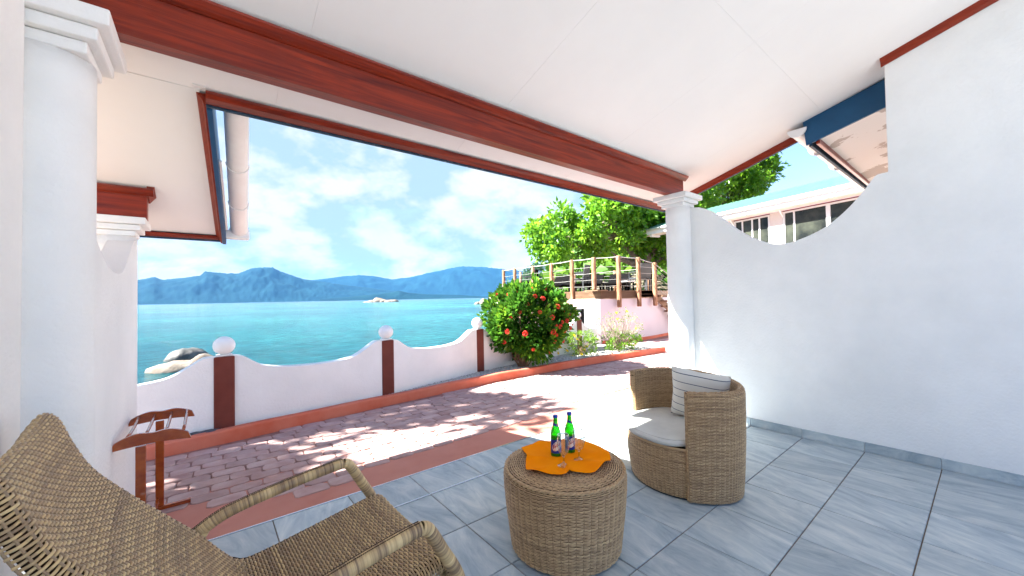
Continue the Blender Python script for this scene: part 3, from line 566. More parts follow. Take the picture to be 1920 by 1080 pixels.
# slate chips at the foot of the wall (left) and pale stones round the plants
for k, (x, y, sx) in enumerate([(-.28, 4.90, .13), (-.05, 4.90, .16), (.03, 4.86, .07)]):
    V, Q = blob((0, 0, 0), (sx, .035, .035), 80 + k, 8, .4); o = link('slate_chip', npmesh('slate_chip', V, Q), M['slate']); o.location = (x, y - .03, .095)
    tag(o, ['dark slate chip at the foot of the wall, left of the first post', 'long dark slate chip against the wall beside the first post', 'small dark slate chip touching the first post'][k], 'stone', 'slate chips at the wall foot')
sx_ = sorted(random.uniform(6.3, 8.2) for _ in range(9))
for k, x in enumerate(sx_):
    y = ky(x) + random.uniform(.14, .42); sx = random.uniform(.035, .07)
    V, Q = blob((0, 0, 0), (sx, sx * .8, sx * .6), 100 + k, 6, .3); o = link('border_stone', npmesh('border_stone', V, Q), M['granite'], smooth=True); o.location = (x, y, .10)
    tag(o, '%s pale rounded stone in the gravel before the twiggy shrub, %s from the left' % ('larger' if sx > .052 else 'small', ['first', 'second', 'third', 'fourth', 'fifth', 'sixth', 'seventh', 'eighth', 'ninth'][k]), 'stone', 'pale stones edging the shrubs')

# ------------------------------------------------------------------ garden wall
gw = empty('garden_wall', (1.9, 5.2, 0), 'low white scalloped garden wall with brown posts and white balls facing the sea', 'garden wall')
prof = [(0, .83), (.055, .83), (.10, .805), (.155, .735), (.21, .685), (.34, .645), (.51, .63), (.66, .64), (.76, .675), (.85, .765), (.905, .825), (.95, .83), (1, .83)]
for i in range(len(fenceP) - 1):
    a = Vector((*fenceP[i], 0)); c = Vector((*fenceP[i + 1], 0)); d = (c - a); s = Vector((-d.y, d.x, 0)).normalized() * .12
    pr = smoothline(prof, 3)
    if i == len(fenceP) - 2: pr = smoothline([(0, .83), (.08, .82), (.25, .72), (.5, .62), (.75, .57), (1, .56)], 4)
    b = MB(); m = len(pr)
    V = [a + d * t + Vector((0, 0, -.3)) for t, z in pr] + [a + d * t + Vector((0, 0, z)) for t, z in pr] + [a + d * t + s + Vector((0, 0, z)) for t, z in pr] + [a + d * t + s + Vector((0, 0, -.3)) for t, z in pr]
    Fs = []
    for k in range(m - 1): Fs += [(k, k + 1, m + k + 1, m + k), (m + k, m + k + 1, 2 * m + k + 1, 2 * m + k), (2 * m + k, 2 * m + k + 1, 3 * m + k + 1, 3 * m + k)]
    Fs += [(0, m, 2 * m, 3 * m), (m - 1, 4 * m - 1, 3 * m - 1, 2 * m - 1)]
    b.add(V, Fs).build('wall_panel', M['plaster'], gw, bevel=.008)
for i, (x, y) in enumerate(posts):
    r = .083 + .002 * (i % 3)
    MB().box((x - r, y - .018, -.3), (x + r, y + .135, .828)).build('post', M['brown'], gw, bevel=.012)
    q = MB().box((x - r * .8, y, .8305), (x + r * .8, y + .12, .845)); q.build('post_cap', M['plaster'], gw, bevel=.006)
    MB().lathe([(0, 0)] + [(.097 * math.sin(math.pi * k / 12), .094 - .094 * math.cos(math.pi * k / 12)) for k in range(1, 12)] + [(0, .188)], (x, y + .06, .842), 24).build('ball', M['plaster'], gw, smooth=True)

# ------------------------------------------------------------------ porch structure
def ZC(y): return 2.784 - 0.30 * (y - 2.2)
YJ = 4.38
def ZJ(y): return 2.604 - 0.3905 * (y - 2.8)
def jutbox(b, x0, x1, y0, y1, h0, h1, sk0=0, sk1=0):
    return b.hexa([(x0 + sk0, y0, ZJ(y0) + h0), (x1 + sk0, y0, ZJ(y0) + h0), (x1 + sk1, y1, ZJ(y1) + h0), (x0 + sk1, y1, ZJ(y1) + h0),
                   (x0 + sk0, y0, ZJ(y0) + h1), (x1 + sk0, y0, ZJ(y0) + h1), (x1 + sk1, y1, ZJ(y1) + h1), (x0 + sk1, y1, ZJ(y1) + h1)])
def slopebox(b, x0, x1, y0, y1, h0, h1, sk0=0, sk1=0):   # box following the ceiling slope, h relative to the ceiling plane; sk: x shift at y0 / y1
    return b.hexa([(x0 + sk0, y0, ZC(y0) + h0), (x1 + sk0, y0, ZC(y0) + h0), (x1 + sk1, y1, ZC(y1) + h0), (x0 + sk1, y1, ZC(y1) + h0),
                   (x0 + sk0, y0, ZC(y0) + h1), (x1 + sk0, y0, ZC(y0) + h1), (x1 + sk1, y1, ZC(y1) + h1), (x0 + sk1, y1, ZC(y1) + h1)])
roof = empty('porch_roof', (2, 0, 3.2), 'sloping white panelled porch roof with dark red trim boards overhead', 'roof')
b = MB(); slopebox(b, -2.2, 5.0, -1.6, 2.80, .022, .14); jutbox(b, -2.6, -0.03, 2.80, YJ + .02, .022, .14, 0, .12); b.build('roof_slab', M['white'], roof)
b = MB(); slopebox(b, 0.34, 5.06, 2.60, 3.09, .15, .165); b.build('roof_sheet', M['green_roof'], roof)
def panel(x0, x1, y0, y1, sk0=0, sk1=0, fb=slopebox):
    g_ = .0004; b = MB(); fb(b, x0 + g_, x1 - g_, y0 + g_, y1 - g_, 0, .02, sk0, sk1); return b.build('ceiling_panel', M['ceiling'], roof, bevel=.0006, seg=1)
rows = [-1.6, 0.99, 2.29]; cols = [-2.17, -0.87, .43, 1.73, 3.03, 4.33, 4.97]
for j in range(2):
    for i in range(6): panel(cols[i], cols[i + 1], rows[j], rows[j + 1])
cols2 = [-2.26, -.96, .34, 1.64, 2.94, 4.24, 4.97]
for i in range(6): panel(cols2[i], cols2[i + 1], 2.29, 2.797)
panel(-2.6, -1.3, 2.80, YJ - .02, fb=jutbox)
b = MB(); b.hexa([(-1.298, 2.802, ZJ(2.802)), (-.03, 2.802, ZJ(2.802)), (.09, YJ - .02, ZJ(YJ - .02)), (-1.298, YJ - .02, ZJ(YJ - .02)), (-1.298, 2.802, ZJ(2.802) + .02), (-.03, 2.802, ZJ(2.802) + .02), (.09, YJ - .02, ZJ(YJ - .02) + .02), (-1.298, YJ - .02, ZJ(YJ - .02) + .02)]); b.build('ceiling_panel', M['ceiling'], roof)
MB().box((-.06, 2.76, ZC(2.80) + .003), (.001, 2.86, ZC(2.80) + .12)).build('corner_block', M['ceiling'], roof)
def eave_mould(name, p, q, inward, m, w=.045, h=.062, par=roof):
    p = Vector(p); q = Vector(q); n = Vector(inward); b = MB()
    sec = [(0, .0), (w, -.0), (w * .85, -.012), (w * .42, -h * .55), (.010, -h), (0, -h)]
    V = [e + n * a + Vector((0, 0, c)) for e in (p, q) for a, c in sec]; k = len(sec)
    Fs = [(i, (i + 1) % k, k + (i + 1) % k, k + i) for i in range(k)] + [tuple(range(k - 1, -1, -1)), tuple(range(k, 2 * k))]
    return b.add(V, Fs).build(name, m, par)
yE = 2.815; zE = ZC(yE) - .001
eave_mould('eave_trim', (-.002, yE, zE), (4.97, yE, zE), (0, -1, 0), M['mahog'])
MB().box((0.0, yE, ZC(yE) - .075), (5.03, yE + .025, ZC(yE) + .14)).build('eave_board', M['bluedk'], roof, bevel=.003)
eave_mould('eave_trim', (-.0, yE + .003, ZJ(yE + .003) - .001), (.115, YJ, ZJ(YJ) - .001), (-1, 0, 0), M['mahogy'])
b = MB(); jutbox(b, 0.002, .030, yE + .028, YJ, -.072, .15, 0, .115); b.build('eave_board', M['blue'], roof, bevel=.003)
eave_mould('eave_trim', (-2.6, YJ, ZJ(YJ) - .001), (.11, YJ, ZJ(YJ) - .001), (0, -1, 0), M['mahog'], .03, .035)
MB().box((-2.6, YJ, ZJ(YJ) - .05), (.146, YJ + .025, ZJ(YJ) + .15)).build('eave_board', M['bluedk'], roof, bevel=.003)
eg = empty('eave_gutter', (2.6, 3.05, 2.73), 'white gutter along the outer edge of the porch eave above the blue board', 'gutter')
b = MB(); V = []
for x in (.36, 5.06):
    for k in range(11): a = math.pi + math.pi * k / 10; V.append((x, 3.05 + .066 * math.cos(a), 2.715 + .066 * math.sin(a)))
    for k in range(10, -1, -1): a = math.pi + math.pi * k / 10; V.append((x, 3.05 + .060 * math.cos(a), 2.715 + .060 * math.sin(a)))
b.add(V, [(i, (i + 1) % 22, 22 + (i + 1) % 22, 22 + i) for i in range(22)]).build('trough', M['pvc'], eg, smooth=True)
# right-hand rake
eave_mould('rake_trim', (5.0, -1.6, ZC(-1.6) - .001), (5.0, 2.81, ZC(2.81) - .001), (-1, 0, 0), M['mahogy'])
b = MB(); slopebox(b, 5.002, 5.03, -1.6, 2.812, -.066, .15); b.build('rake_board', M['bluedk'], roof)
# wall-top trim
eave_mould('wall_trim', (4.400, -1.6, ZC(-1.6) - .001), (4.400, 0.52, ZC(0.52) - .001), (-1, 0, 0), M['mahogy'], .055, .055)
# gutter along the side of the jutting eave
gt = empty('gutter', (0.2, 3.7, 2.4), 'white half-round plastic gutter hanging beside the blue board at the roof corner', 'gutter')
b = MB(); nseg = 10; V = []; st = [(2.86, 0.145), (4.33, 0.240)]
for y, xc in st:
    zc = ZJ(y) + .055
    for k in range(nseg + 1):
        a = math.pi + math.pi * k / nseg; V.append((xc + .068 * math.cos(a), y, zc + .068 * math.sin(a)))
    for k in range(nseg, -1, -1):
        a = math.pi + math.pi * k / nseg; V.append((xc + .062 * math.cos(a), y, zc + .062 * math.sin(a)))
m = 2 * (nseg + 1); Fs = [(i, (i + 1) % m, m + (i + 1) % m, m + i) for i in range(m)]
b.add(V, Fs).build('trough', M['pvc'], gt, smooth=True)
zc = ZJ(4.33) + .055; MB().prism([(.240 + .076 * math.cos(math.pi + math.pi * k / 10), zc + .076 * math.sin(math.pi + math.pi * k / 10)) for k in range(11)], 1, 4.331, 4.345).build('end_cap', M['pvc'], gt)
MB().box((.125, 4.33, ZJ(4.35) - .03), (.318, 4.42, ZJ(4.35) + .05)).build('outlet_box', M['pvc'], gt, bevel=.01)
for y in (3.45, 3.92):
    xc = .145 + (y - 2.86) / 1.47 * .095; zc = ZJ(y) + .055
    MB().tube([(xc + .071 * math.cos(math.pi + math.pi * k / 10), y, zc + .071 * math.sin(math.pi + math.pi * k / 10)) for k in range(11)], .004, 6).build('bracket', M['pvc'], gt)
MB().tube([(.075, 3.4, ZJ(3.4) + .02), (.14, 4.25, ZJ(4.25) + .0)], .012, 8).build('drain_pipe', M['pvc'], gt)
# main beam
def beam(name, x0, x1, y0, y1, z0, label, mm=.05, x1m=None, ZC=ZC):
    t = empty(name, ((x0 + x1) / 2, (y0 + y1) / 2, z0), label, 'beam')
    MB().hexa([(x0, y0, z0), (x1, y0, z0), (x1, y1, z0), (x0, y1, z0), (x0, y0, ZC(y0) - .002), (x1, y0, ZC(y0) - .002), (x1, y1, ZC(y1) - .002), (x0, y1, ZC(y1) - .002)]).build('beam_timber', M['mahog'], t, bevel=.003)
    xm = x1 + (mm * .8 if x1m is None else x1m)
    b = MB(); sec = [(0, -.002), (-mm, -.002), (-mm * .95, -.012), (-mm * .45, -.04), (-.008, -.052), (0, -.052)]
    V = [(x + (mm * 0), y0 + a - .0005, ZC(y0) + c) for x, in ((x0,), (xm,)) for a, c in sec]; k = len(sec)
    Fs = [(i, (i + 1) % k, k + (i + 1) % k, k + i) for i in range(k)] + [tuple(range(k)), tuple(range(2 * k - 1, k - 1, -1))]
    b.add(V, Fs).build('cornice_moulding', M['mahog'], t); return t
bm_n = None
bm = beam('ceiling_beam', -2.1, 4.43, 2.248, 2.335, 2.522, 'long dark red timber beam crossing the ceiling between the two near columns')
b = MB()
for xx in (.30, .33, .92, .95, 1.55, 1.58, 2.3, 2.33, 3.1, 3.13, 3.8, 3.83, .6, 1.9, 2.9):
    b.lathe([(0, 0), (.0042, .0), (.003, .002), (0, .0022)], (xx, 2.2205 + .0, ZC(2.248) - .0475), 6)
b.build('nail_heads', M['steel'], bm)['kind'] = 'stuff'
b2 = beam('short_beam', -2.4, -.335, 3.80, 3.89, 1.992, 'short dark red timber beam on the outer left column', .045, ZC=ZJ)
MB().hexa([(-.334, 3.78, ZJ(3.78) - .05), (-.326, 3.78, ZJ(3.78) - .05), (-.326, 3.89, ZJ(3.89) - .05), (-.334, 3.89, ZJ(3.89) - .05), (-.334, 3.76, ZJ(3.76) - .002), (-.292, 3.76, ZJ(3.76) - .002), (-.292, 3.89, ZJ(3.89) - .002), (-.334, 3.89, ZJ(3.89) - .002)]).build('end_moulding', M['mahog'], b2)
# columns with stepped square capitals
def column(cx, cy, ztop, w, r, label, zs, rb=None):
    t = empty('column', (cx, cy, 0), label, 'column', 'white columns of the porch'); h = w / 2
    z = ztop; steps = [(h, zs), (h * .82, zs * .8), (h * .66, zs * .75)]
    for i, (q, dz) in enumerate(steps):
        MB().box((cx - q, cy - q, z - dz + .001), (cx + q, cy + q, z - .001 if i else z)).build('capital_step', M['plaster'], t, bevel=.006); z -= dz
    rb = rb or r
    MB().lathe([(rb, -.1), (rb, .3), ((r + rb) / 2, z / 2), (r, z - .1), (r * 1.0, z + .002)], (cx, cy, 0), 48).build('shaft', M['plaster'], t, smooth=True)
    return t
column(4.335, 2.275, 2.52, .40, .135, 'white round column at the end of the right wall with a square stepped capital', .055)
column(-.495, 2.295, 2.52, .41, .14, 'nearest white column at the left edge with a large stepped capital', .065)
column(-.500, 3.865, 1.990, .335, .11, 'outer left column seen through the scalloped gap in the left wall', .05)
# right wall with scallop
rw = empty('right_wall', (4.47, 0, 0), 'tall white plastered wall on the right with a scooped opening near the column', 'wall')
arc = smoothline([(2.26, 2.372), (2.10, 2.370), (2.02, 2.345), (1.945, 2.295), (1.83, 2.195), (1.728, 2.089), (1.60, 1.985), (1.479, 1.913), (1.38, 1.870), (1.295, 1.850), (1.20, 1.852), (1.12, 1.874), (1.02, 1.912), (.918, 1.967), (.82, 2.047), (.729, 2.142), (.65, 2.245), (.586, 2.335), (.55, 2.350), (.505, 2.352)], 3)
MB().prism([(-1.6, -.1), (2.26, -.1)] + arc + [(.500, ZC(.5) + .01), (-1.6, ZC(-1.6) + .01)], 0, XW, XW + .15).build('wall_body', M['plaster'], rw, bevel=.004)
y = L0 + 2 * TA + .0; ysk = []
y0s = [2.14, L0 + .001]; yy = L0
ypts = [2.145, L0 + TA, L0]; 
while ypts[-1] > -1.5: ypts.append(ypts[-1] - TA)
for i in range(len(ypts) - 1):
    if ypts[i] - ypts[i + 1] < .03: continue
    MB().box((XW - .011, ypts[i + 1] + .0015, .001), (XW - .001, ypts[i] - .0015, .082)).build('skirting_tile', M['tile'], rw, bevel=.0015, seg=1)
# left side: scalloped screen wall and the house wall
lw = empty('left_screen_wall', (-.49, 3.3, 0), 'white screen wall on the left with a scooped top between two columns', 'wall')
arcl = smoothline([(3.86, 1.835), (3.80, 1.835), (3.72, 1.81), (3.58, 1.735), (3.42, 1.64), (3.27, 1.578), (3.10, 1.560), (2.95, 1.566), (2.80, 1.592), (2.62, 1.66), (2.50, 1.725), (2.40, 1.80), (2.30, 1.90)], 3)
MB().prism([(2.30, -.1), (3.86, -.1)] + arcl, 0, -.53, -.395).build('wall_body', M['plaster'], lw, bevel=.004)
hw = empty('house_wall', (-.57, -.5, 0), 'plain white house wall along the left edge of the porch', 'wall')
MB().prism([(-1.6, -.1), (2.10, -.1), (2.10, ZC(2.10) + .01), (-1.6, ZC(-1.6) + .01)], 0, -.64, -.50).build('wall_body', M['plaster'], hw, bevel=.004)
MB().box((-9, -14, -.09), (13, -1.8, -.04)).build('rear_bounce_sheet', M['terr']); tag(bpy.data.objects['rear_bounce_sheet'], 'unseen pale concrete sheet added behind the porch to bounce light', kind='structure')  # unseen ground added to bounce sunlight into the porch
# ------------------------------------------------------------------ neighbouring roof at upper right
nb = empty('neighbour_eave', (5.2, 0, 2.9), 'neighbouring roof corner with blue barge board, patchy soffit and white gutter', 'roof')
def rk(y): return 3.10 - .275 * (y - 1.15)      # top of the blue board
MB().hexa([(4.75, -1.6, rk(-1.6) - .26), (4.775, -1.6, rk(-1.6) - .26), (4.775, 1.13, rk(1.13) - .25), (4.75, 1.13, rk(1.13) - .25), (4.75, -1.6, rk(-1.6)), (4.775, -1.6, rk(-1.6)), (4.775, 1.15, rk(1.15)), (4.75, 1.15, rk(1.15))]).build('barge_board', M['blue'], nb, bevel=.003)
MB().hexa([(4.775, -1.6, rk(-1.6) - .24), (9.0, -1.6, rk(-1.6) - .24), (9.0, 1.02, rk(1.02) - .24), (4.775, 1.02, rk(1.02) - .24), (4.775, -1.6, rk(-1.6) - .22), (9.0, -1.6, rk(-1.6) - .22), (9.0, 1.02, rk(1.02) - .22), (4.775, 1.02, rk(1.02) - .22)]).build('soffit', M['patchy'], nb)
MB().box((4.776, 1.022, rk(1.02) - .285), (9.0, 1.055, rk(1.02) - .225)).build('eave_trim', M['mahog'], nb, bevel=.006)
MB().box((4.776, 1.085, rk(1.1) - .27), (9.0, 1.11, rk(1.1) - .05)).build('eave_board', M['bluedk'], nb)
b = MB(); yc, zc = 1.195, rk(1.15) - .065; V = []
for x in (4.735, 9.0):
    for k in range(11): a = math.pi + math.pi * k / 10; V.append((x, yc + .075 * math.cos(a), zc + .075 * math.sin(a)))
    for k in range(10, -1, -1): a = math.pi + math.pi * k / 10; V.append((x, yc + .068 * math.cos(a), zc + .068 * math.sin(a)))
b.add(V, [(i, (i + 1) % 22, 22 + (i + 1) % 22, 22 + i) for i in range(22)]).build('gutter', M['white'], nb, smooth=True)
MB().prism([(yc + .082 * math.cos(math.pi + math.pi * k / 10), zc + .082 * math.sin(math.pi + math.pi * k / 10)) for k in range(11)], 0, 4.715, 4.734).build('gutter_end', M['white'], nb)
for x in (5.5, 6.4): MB().tube([(x, yc + .084 * math.cos(math.pi + math.pi * k / 10), zc + .084 * math.sin(math.pi + math.pi * k / 10)) for k in range(11)], .014, 6).build('gutter_bracket', M['white'], nb)
MB().hexa([(4.775, -1.6, rk(-1.6) - .01), (9, -1.6, rk(-1.6) - .01), (9, 1.12, rk(1.12) - .01), (4.775, 1.12, rk(1.12) - .01), (4.775, -1.6, rk(-1.6) + .01), (9, -1.6, rk(-1.6) + .01), (9, 1.12, rk(1.12) + .01), (4.775, 1.12, rk(1.12) + .01)]).build('roof_sheet', M['green_roof'], nb)
MB().box((5.6, -1.6, -.1), (9.0, .35, 3.0)).build('wall', M['plaster'], nb)

# ------------------------------------------------------------------ building with the green roof
P0 = Vector((17.4, 10.96, 0)); E = Vector((-.231, -.973, 0)); NI = Vector((.973, -.231, 0))     # along the eave, and inwards
gb = empty('green_roofed_building', (17.4, 10.96, 0), 'white building with green corrugated roof, white gutter and sliding windows', 'building')
def gp(t, i, z): return P0 + E * t + NI * i + Vector((0, 0, z))
def gbox(name, t0, t1, i0, i1, z0, z1, m, par=gb, bevel=0):
    return MB().hexa([gp(t0, i1, z0), gp(t1, i1, z0), gp(t1, i0, z0), gp(t0, i0, z0), gp(t0, i1, z1), gp(t1, i1, z1), gp(t1, i0, z1), gp(t0, i0, z1)]).build(name, m, par, bevel=bevel)
# corrugated sheet
b = MB(); ncor = 150; V = []; TT = 13.0
for (i_, z_) in ((-.09, 4.66), (3.1, 5.72)):
    for k in range(ncor + 1): V.append(gp(TT * k / ncor, i_, z_ + .018 * math.cos(k * math.pi / 1.5)))
n = ncor + 1; V += [v - Vector((0, 0, .03)) for v in V]
Fs = [(k, k + 1, n + k + 1, n + k) for k in range(ncor)] + [(2 * n + k, k, k + 1, 2 * n + k + 1) for k in range(ncor)] + [(3 * n + k, n + k, n + k + 1, 3 * n + k + 1) for k in range(ncor)]
b.add(V, Fs).build('roof_sheet', M['green_roof'], gb)
b = MB(); b.tube([gp(-.1, -.07, 4.58), gp(TT, -.07, 4.58)], .065, 10); b.build('gutter', M['white'], gb, smooth=True)
gbox('fascia', 0, TT, .0, .03, 4.36, 4.60, M['white'])
gbox('soffit', 0, TT, .031, .60, 4.34, 4.36, M['cream'])
gbox('end_bracket', .4, .5, .031, .60, 4.24, 4.338, M['white'])
for t0, t1 in ((3.2, 4.40), (5.83, 6.28), (9.3, 13)): gbox('wall_pier', t0, t1, .60, .80, 0, 4.338, M['cream'], bevel=.01)
gbox('wall_base', 3.2, 13, .605, .79, 0, 2.6, M['cream'])
gbox('wall', 3.2, 3.35, .80, 4.5, 0, 4.338, M['cream']); gbox('rear_wall', 3.2, 13, 4.5, 4.6, 0, 4.9, M['dark'])
gbox('window_head', 4.40, 9.3, .603, .79, 4.300, 4.337, M['mahog'])
for (t0, t1, divs) in ((4.41, 5.82, (.24, .52, .72)), (6.29, 7.70, (.26,)), (7.70, 9.29, (.5,))):
    fr = gbox('window', t0, t1, .640, .66, 2.60, 4.298, M['pane'])
    for a in (t0, t1 - .06): gbox('frame', a, a + .06, .60, .639, 2.60, 4.298, M['white'], fr)
    gbox('frame', t0 + .061, t1 - .061, .60, .639, 4.24, 4.298, M['white'], fr)
    for q in divs: gbox('mullion', t0 + (t1 - t0) * q - .025, t0 + (t1 - t0) * q + .025, .605, .639, 2.60, 4.239, M['white'], fr)
for q in (4.40, 6.28):
    MB().beam(gp(q + .05, .55, 4.1), gp(q + .15, .15, 4.3), .03, .03).build('eave_strut', M['white'], gb)

# ------------------------------------------------------------------ deck building
dk = empty('deck_building', (9, 7, 0), 'pink walled lower building carrying a timber deck with cable railing', 'building')
wallP = smoothline([(8.86, 7.03), (9.4, 6.86), (10.2, 6.74), (11.2, 6.74), (12.6, 6.95), (14.5, 7.4)], 4); b = MB(); n = len(wallP)
b.add([(x, y, -.6) for x, y in wallP] + [(x, y, 1.27) for x, y in wallP], [(k, k + 1, n + k + 1, n + k) for k in range(n - 1)]).build('curved_wall', M['pinkwall'], dk, smooth=True)
b = MB(); b.add([(x, y - .03, -.02) for x, y in wallP] + [(x, y - .03, .075) for x, y in wallP] + [(x, y, .075) for x, y in wallP], [(k, k + 1, n + k + 1, n + k) for k in range(n - 1)] + [(n + k, n + k + 1, 2 * n + k + 1, 2 * n + k) for k in range(n - 1)]).build('base_band', M['kerb'], dk)
MB().hexa([(8.60, 7.02, -.8), (8.858, 7.02, -.8), (8.858, 7.42, -.8), (8.60, 7.42, -.8), (8.60, 7.02, 1.27), (8.858, 7.02, 1.27), (8.858, 7.42, 1.27), (8.60, 7.42, 1.27)]).build('corner_pier', M['plaster'], dk, bevel=.01)
# side wall towards the sea with recessed door and shutter
MB().box((8.70, 7.421, 1.0), (8.85, 12.2, 1.27)).build('side_wall', M['peach'], dk)
MB().box((8.70, 8.35, -.8), (8.85, 12.2, .999)).build('side_wall', M['peach'], dk)
MB().box((9.2, 7.43, -.8), (9.25, 8.34, .999)).build('door_recess', M['dark'], dk)
MB().box((8.80, 7.95, -.8), (8.84, 8.348, .995)).build('door', M['doorbrown'], dk)
MB().box((8.62, 8.62, .2), (8.695, 9.2, 1.12)).build('shutter', M['teal'], dk, bevel=.005)
# deck: boards on the fascia, floor planks
DP = [(9.52, 12.55), (9.30, 10.6), (9.10, 9.2), (8.93, 8.1), (8.87, 7.02), (9.45, 6.78), (10.2, 6.66), (11.05, 6.66)]
deckpoly = [(x, y) for x, y in DP] + [(13.2, 7.4), (13.9, 12.6)]
MB().prism(deckpoly[::-1] if False else deckpoly, 2, 1.30, 1.498).build('deck_floor', M['deckwood'], dk)
for i in range(len(DP) - 1):
    a, c = Vector((*DP[i], 0)), Vector((*DP[i + 1], 0)); d = (c - a).normalized(); s = Vector((d.y, -d.x, 0)) * -.02
    for z0, z1 in ((1.275, 1.385), (1.392, 1.505)): MB().hexa([a + s + Vector((0, 0, z0)), c + s + Vector((0, 0, z0)), c + Vector((0, 0, z0)), a + Vector((0, 0, z0)), a + s + Vector((0, 0, z1)), c + s + Vector((0, 0, z1)), c + Vector((0, 0, z1)), a + Vector((0, 0, z1))]).build('fascia_board', M['deckwood'], dk)
MB().prism([(8.55, 7.35), (8.60, 6.92), (9.0, 6.86), (9.0, 7.35)], 2, 1.506, 1.53).build('corner_shelf', M['deckwood'], dk)
# stair down to the right
for k in range(6): MB().box((11.1 + k * .28, 6.4, 1.30 - k * .17), (11.36 + k * .28, 7.2, 1.35 - k * .17)).build('stair_tread', M['deckwood'], dk)
MB().hexa([(11.05, 6.66, 1.27), (12.9, 6.5, .15), (12.9, 6.53, .15), (11.05, 6.69, 1.27), (11.05, 6.66, 1.50), (12.9, 6.5, .38), (12.9, 6.53, .38), (11.05, 6.69, 1.50)]).build('stair_stringer', M['deckwood'], dk)
pst = [(9.52, 12.45, 1.5, .065), (9.34, 11.5, 1.5, .065), (9.30, 10.4, 1.5, .065), (9.14, 9.28, 1.5, .065), (8.90, 8.13, 1.02, .068), (8.93, 7.30, 1.531, .07), (9.36, 6.745, 1.02, .07), (10.14, 6.60, 1.02, .07), (10.98, 6.58, 1.02, .07)]
tops = [2.50, 2.50, 2.50, 2.50, 2.50, 2.50, 2.52, 2.50, 2.37]
for (x, y, zb, r), zt in zip(pst, tops):
    b = MB(); b.lathe([(r * .85, 0), (r, .04), (r * random.uniform(.92, 1.05), (zt - zb) * .35), (r * random.uniform(.92, 1.05), (zt - zb) * .7), (r * .96, zt - zb - .02), (r * .8, zt - zb)], (x, y, zb), 10); b.build('railing_post', M['postwood'], dk, smooth=True)
back = [(10.5, 12.55, 2.45), (11.4, 12.57, 2.43), (12.5, 12.58, 2.42), (13.85, 12.5, 2.42), (13.6, 10.0, 2.42), (13.3, 8.2, 2.42)]
for x, y, zt in back: MB().lathe([(.055, 0), (.055, zt - 1.5)], (x, y, 1.5), 8).build('railing_post', M['postwood'], dk, smooth=True)
def cableline(P, zt, r):
    for i in range(len(P) - 1):
        a, c = Vector(P[i]), Vector(P[i + 1]); MB().tube([a, a.lerp(c, .5) - Vector((0, 0, .012)), c], r, 5).build('cable', M['cable'], dk)
fr_ = [(p[0], p[1]) for p in pst]
cableline([(x, y, tops[i] - .03) for i, (x, y) in enumerate(fr_)] + [(12.6, 6.45, 1.62)], 0, .013)
for h_ in (.15, .34, .53, .72): cableline([(x, y, 1.5 + h_) for x, y in fr_] + [(12.6, 6.45, .65 + h_)], 0, .0042)
cableline([fr_[0] + (2.47,)] + [(x, y, z - .03) for x, y, z in back], 0, .008)
for h_ in (.2, .45, .7): cableline([fr_[0] + (1.5 + h_,)] + [(x, y, 1.5 + h_) for x, y, z in back], 0, .004)
# loungers and chairs on the deck
def lounger(x, y, rz, label):
    t = empty('sun_lounger', (x, y, 1.5), label, 'sun lounger', 'dark sun loungers on the deck', rz=0)
    MB().box((x - .35, y - .9, 1.72), (x + .35, y + .35, 1.79)).build('seat', M['dkwick'], t, bevel=.015)
    MB().hexa([(x - .35, y + .35, 1.74), (x + .35, y + .35, 1.74), (x + .35, y + .93, 2.10), (x - .35, y + .93, 2.10), (x - .35, y + .32, 1.80), (x + .35, y + .32, 1.80), (x + .35, y + .90, 2.16), (x - .35, y + .90, 2.16)]).build('backrest', M['dkwick'], t, bevel=.015)
    for sx in (-.31, .31):
        for sy in (-.8, .3): MB().box((x + sx - .03, y + sy - .03, 1.5), (x + sx + .03, y + sy + .03, 1.719)).build('leg', M['dkwick'], t)
        MB().beam((x + sx, y + .30, 1.75), (x + sx, y + .75, 1.98), .03, .03).build('arm', M['greyal'], t)
    t.rotation_euler = (0, 0, rz); return t
ang = rad(-62)
for (x, y, lb) in ((10.1, 9.9, 'dark rattan sun lounger on the deck, left of the grey armchair'), (10.6, 8.85, 'dark rattan sun lounger behind the post at the deck corner'), (11.1, 8.1, 'dark rattan sun lounger right of the deck corner post'), (11.8, 8.5, 'dark rattan sun lounger behind the small white-topped table'), (12.2, 10.4, 'dark rattan sun lounger at the back of the deck')): lounger(x, y, ang, lb)
def dchair(x, y, rz, label, m):
    t = empty('rattan_chair', (x, y, 1.5), label, 'chair', 'chairs on the deck')
    MB().box((x - .25, y - .25, 1.90), (x + .25, y + .25, 1.95)).build('seat', m, t, bevel=.01)
    MB().hexa([(x - .25, y + .20, 1.951), (x + .25, y + .20, 1.951), (x + .25, y + .25, 1.951), (x - .25, y + .25, 1.951), (x - .25, y + .29, 2.40), (x + .25, y + .29, 2.40), (x + .25, y + .33, 2.40), (x - .25, y + .33, 2.40)]).build('backrest', m, t, bevel=.01)
    for sx in (-.22, .22):
        for sy in (-.22, .22): MB().box((x + sx - .02, y + sy - .02, 1.5), (x + sx + .02, y + sy + .02, 1.899)).build('leg', M['greyal'], t)
        MB().tube([(x + sx * 1.12, y - .22, 1.95), (x + sx * 1.12, y - .22, 2.13), (x + sx * 1.12, y + .22, 2.15)], .018, 6).build('armrest', M['greyal'], t)
    t.rotation_euler = (0, 0, rz)
dchair(9.75, 8.6, rad(200), 'grey rattan armchair with high back near the left deck railing', M['greyal'])
dchair(9.55, 10.9, rad(215), 'dark rattan armchair at the far left end of the deck', M['dkwick'])
dchair(11.35, 7.35, rad(170), 'pale grey armchair beside the top of the deck stair', M['greyal'])
dchair(12.3, 7.7, rad(170), 'dark armchair behind the stair railing at the right of the deck', M['dkwick'])
t = empty('side_table', (10.9, 7.55, 1.5), 'small low table with white top among the deck loungers', 'table')
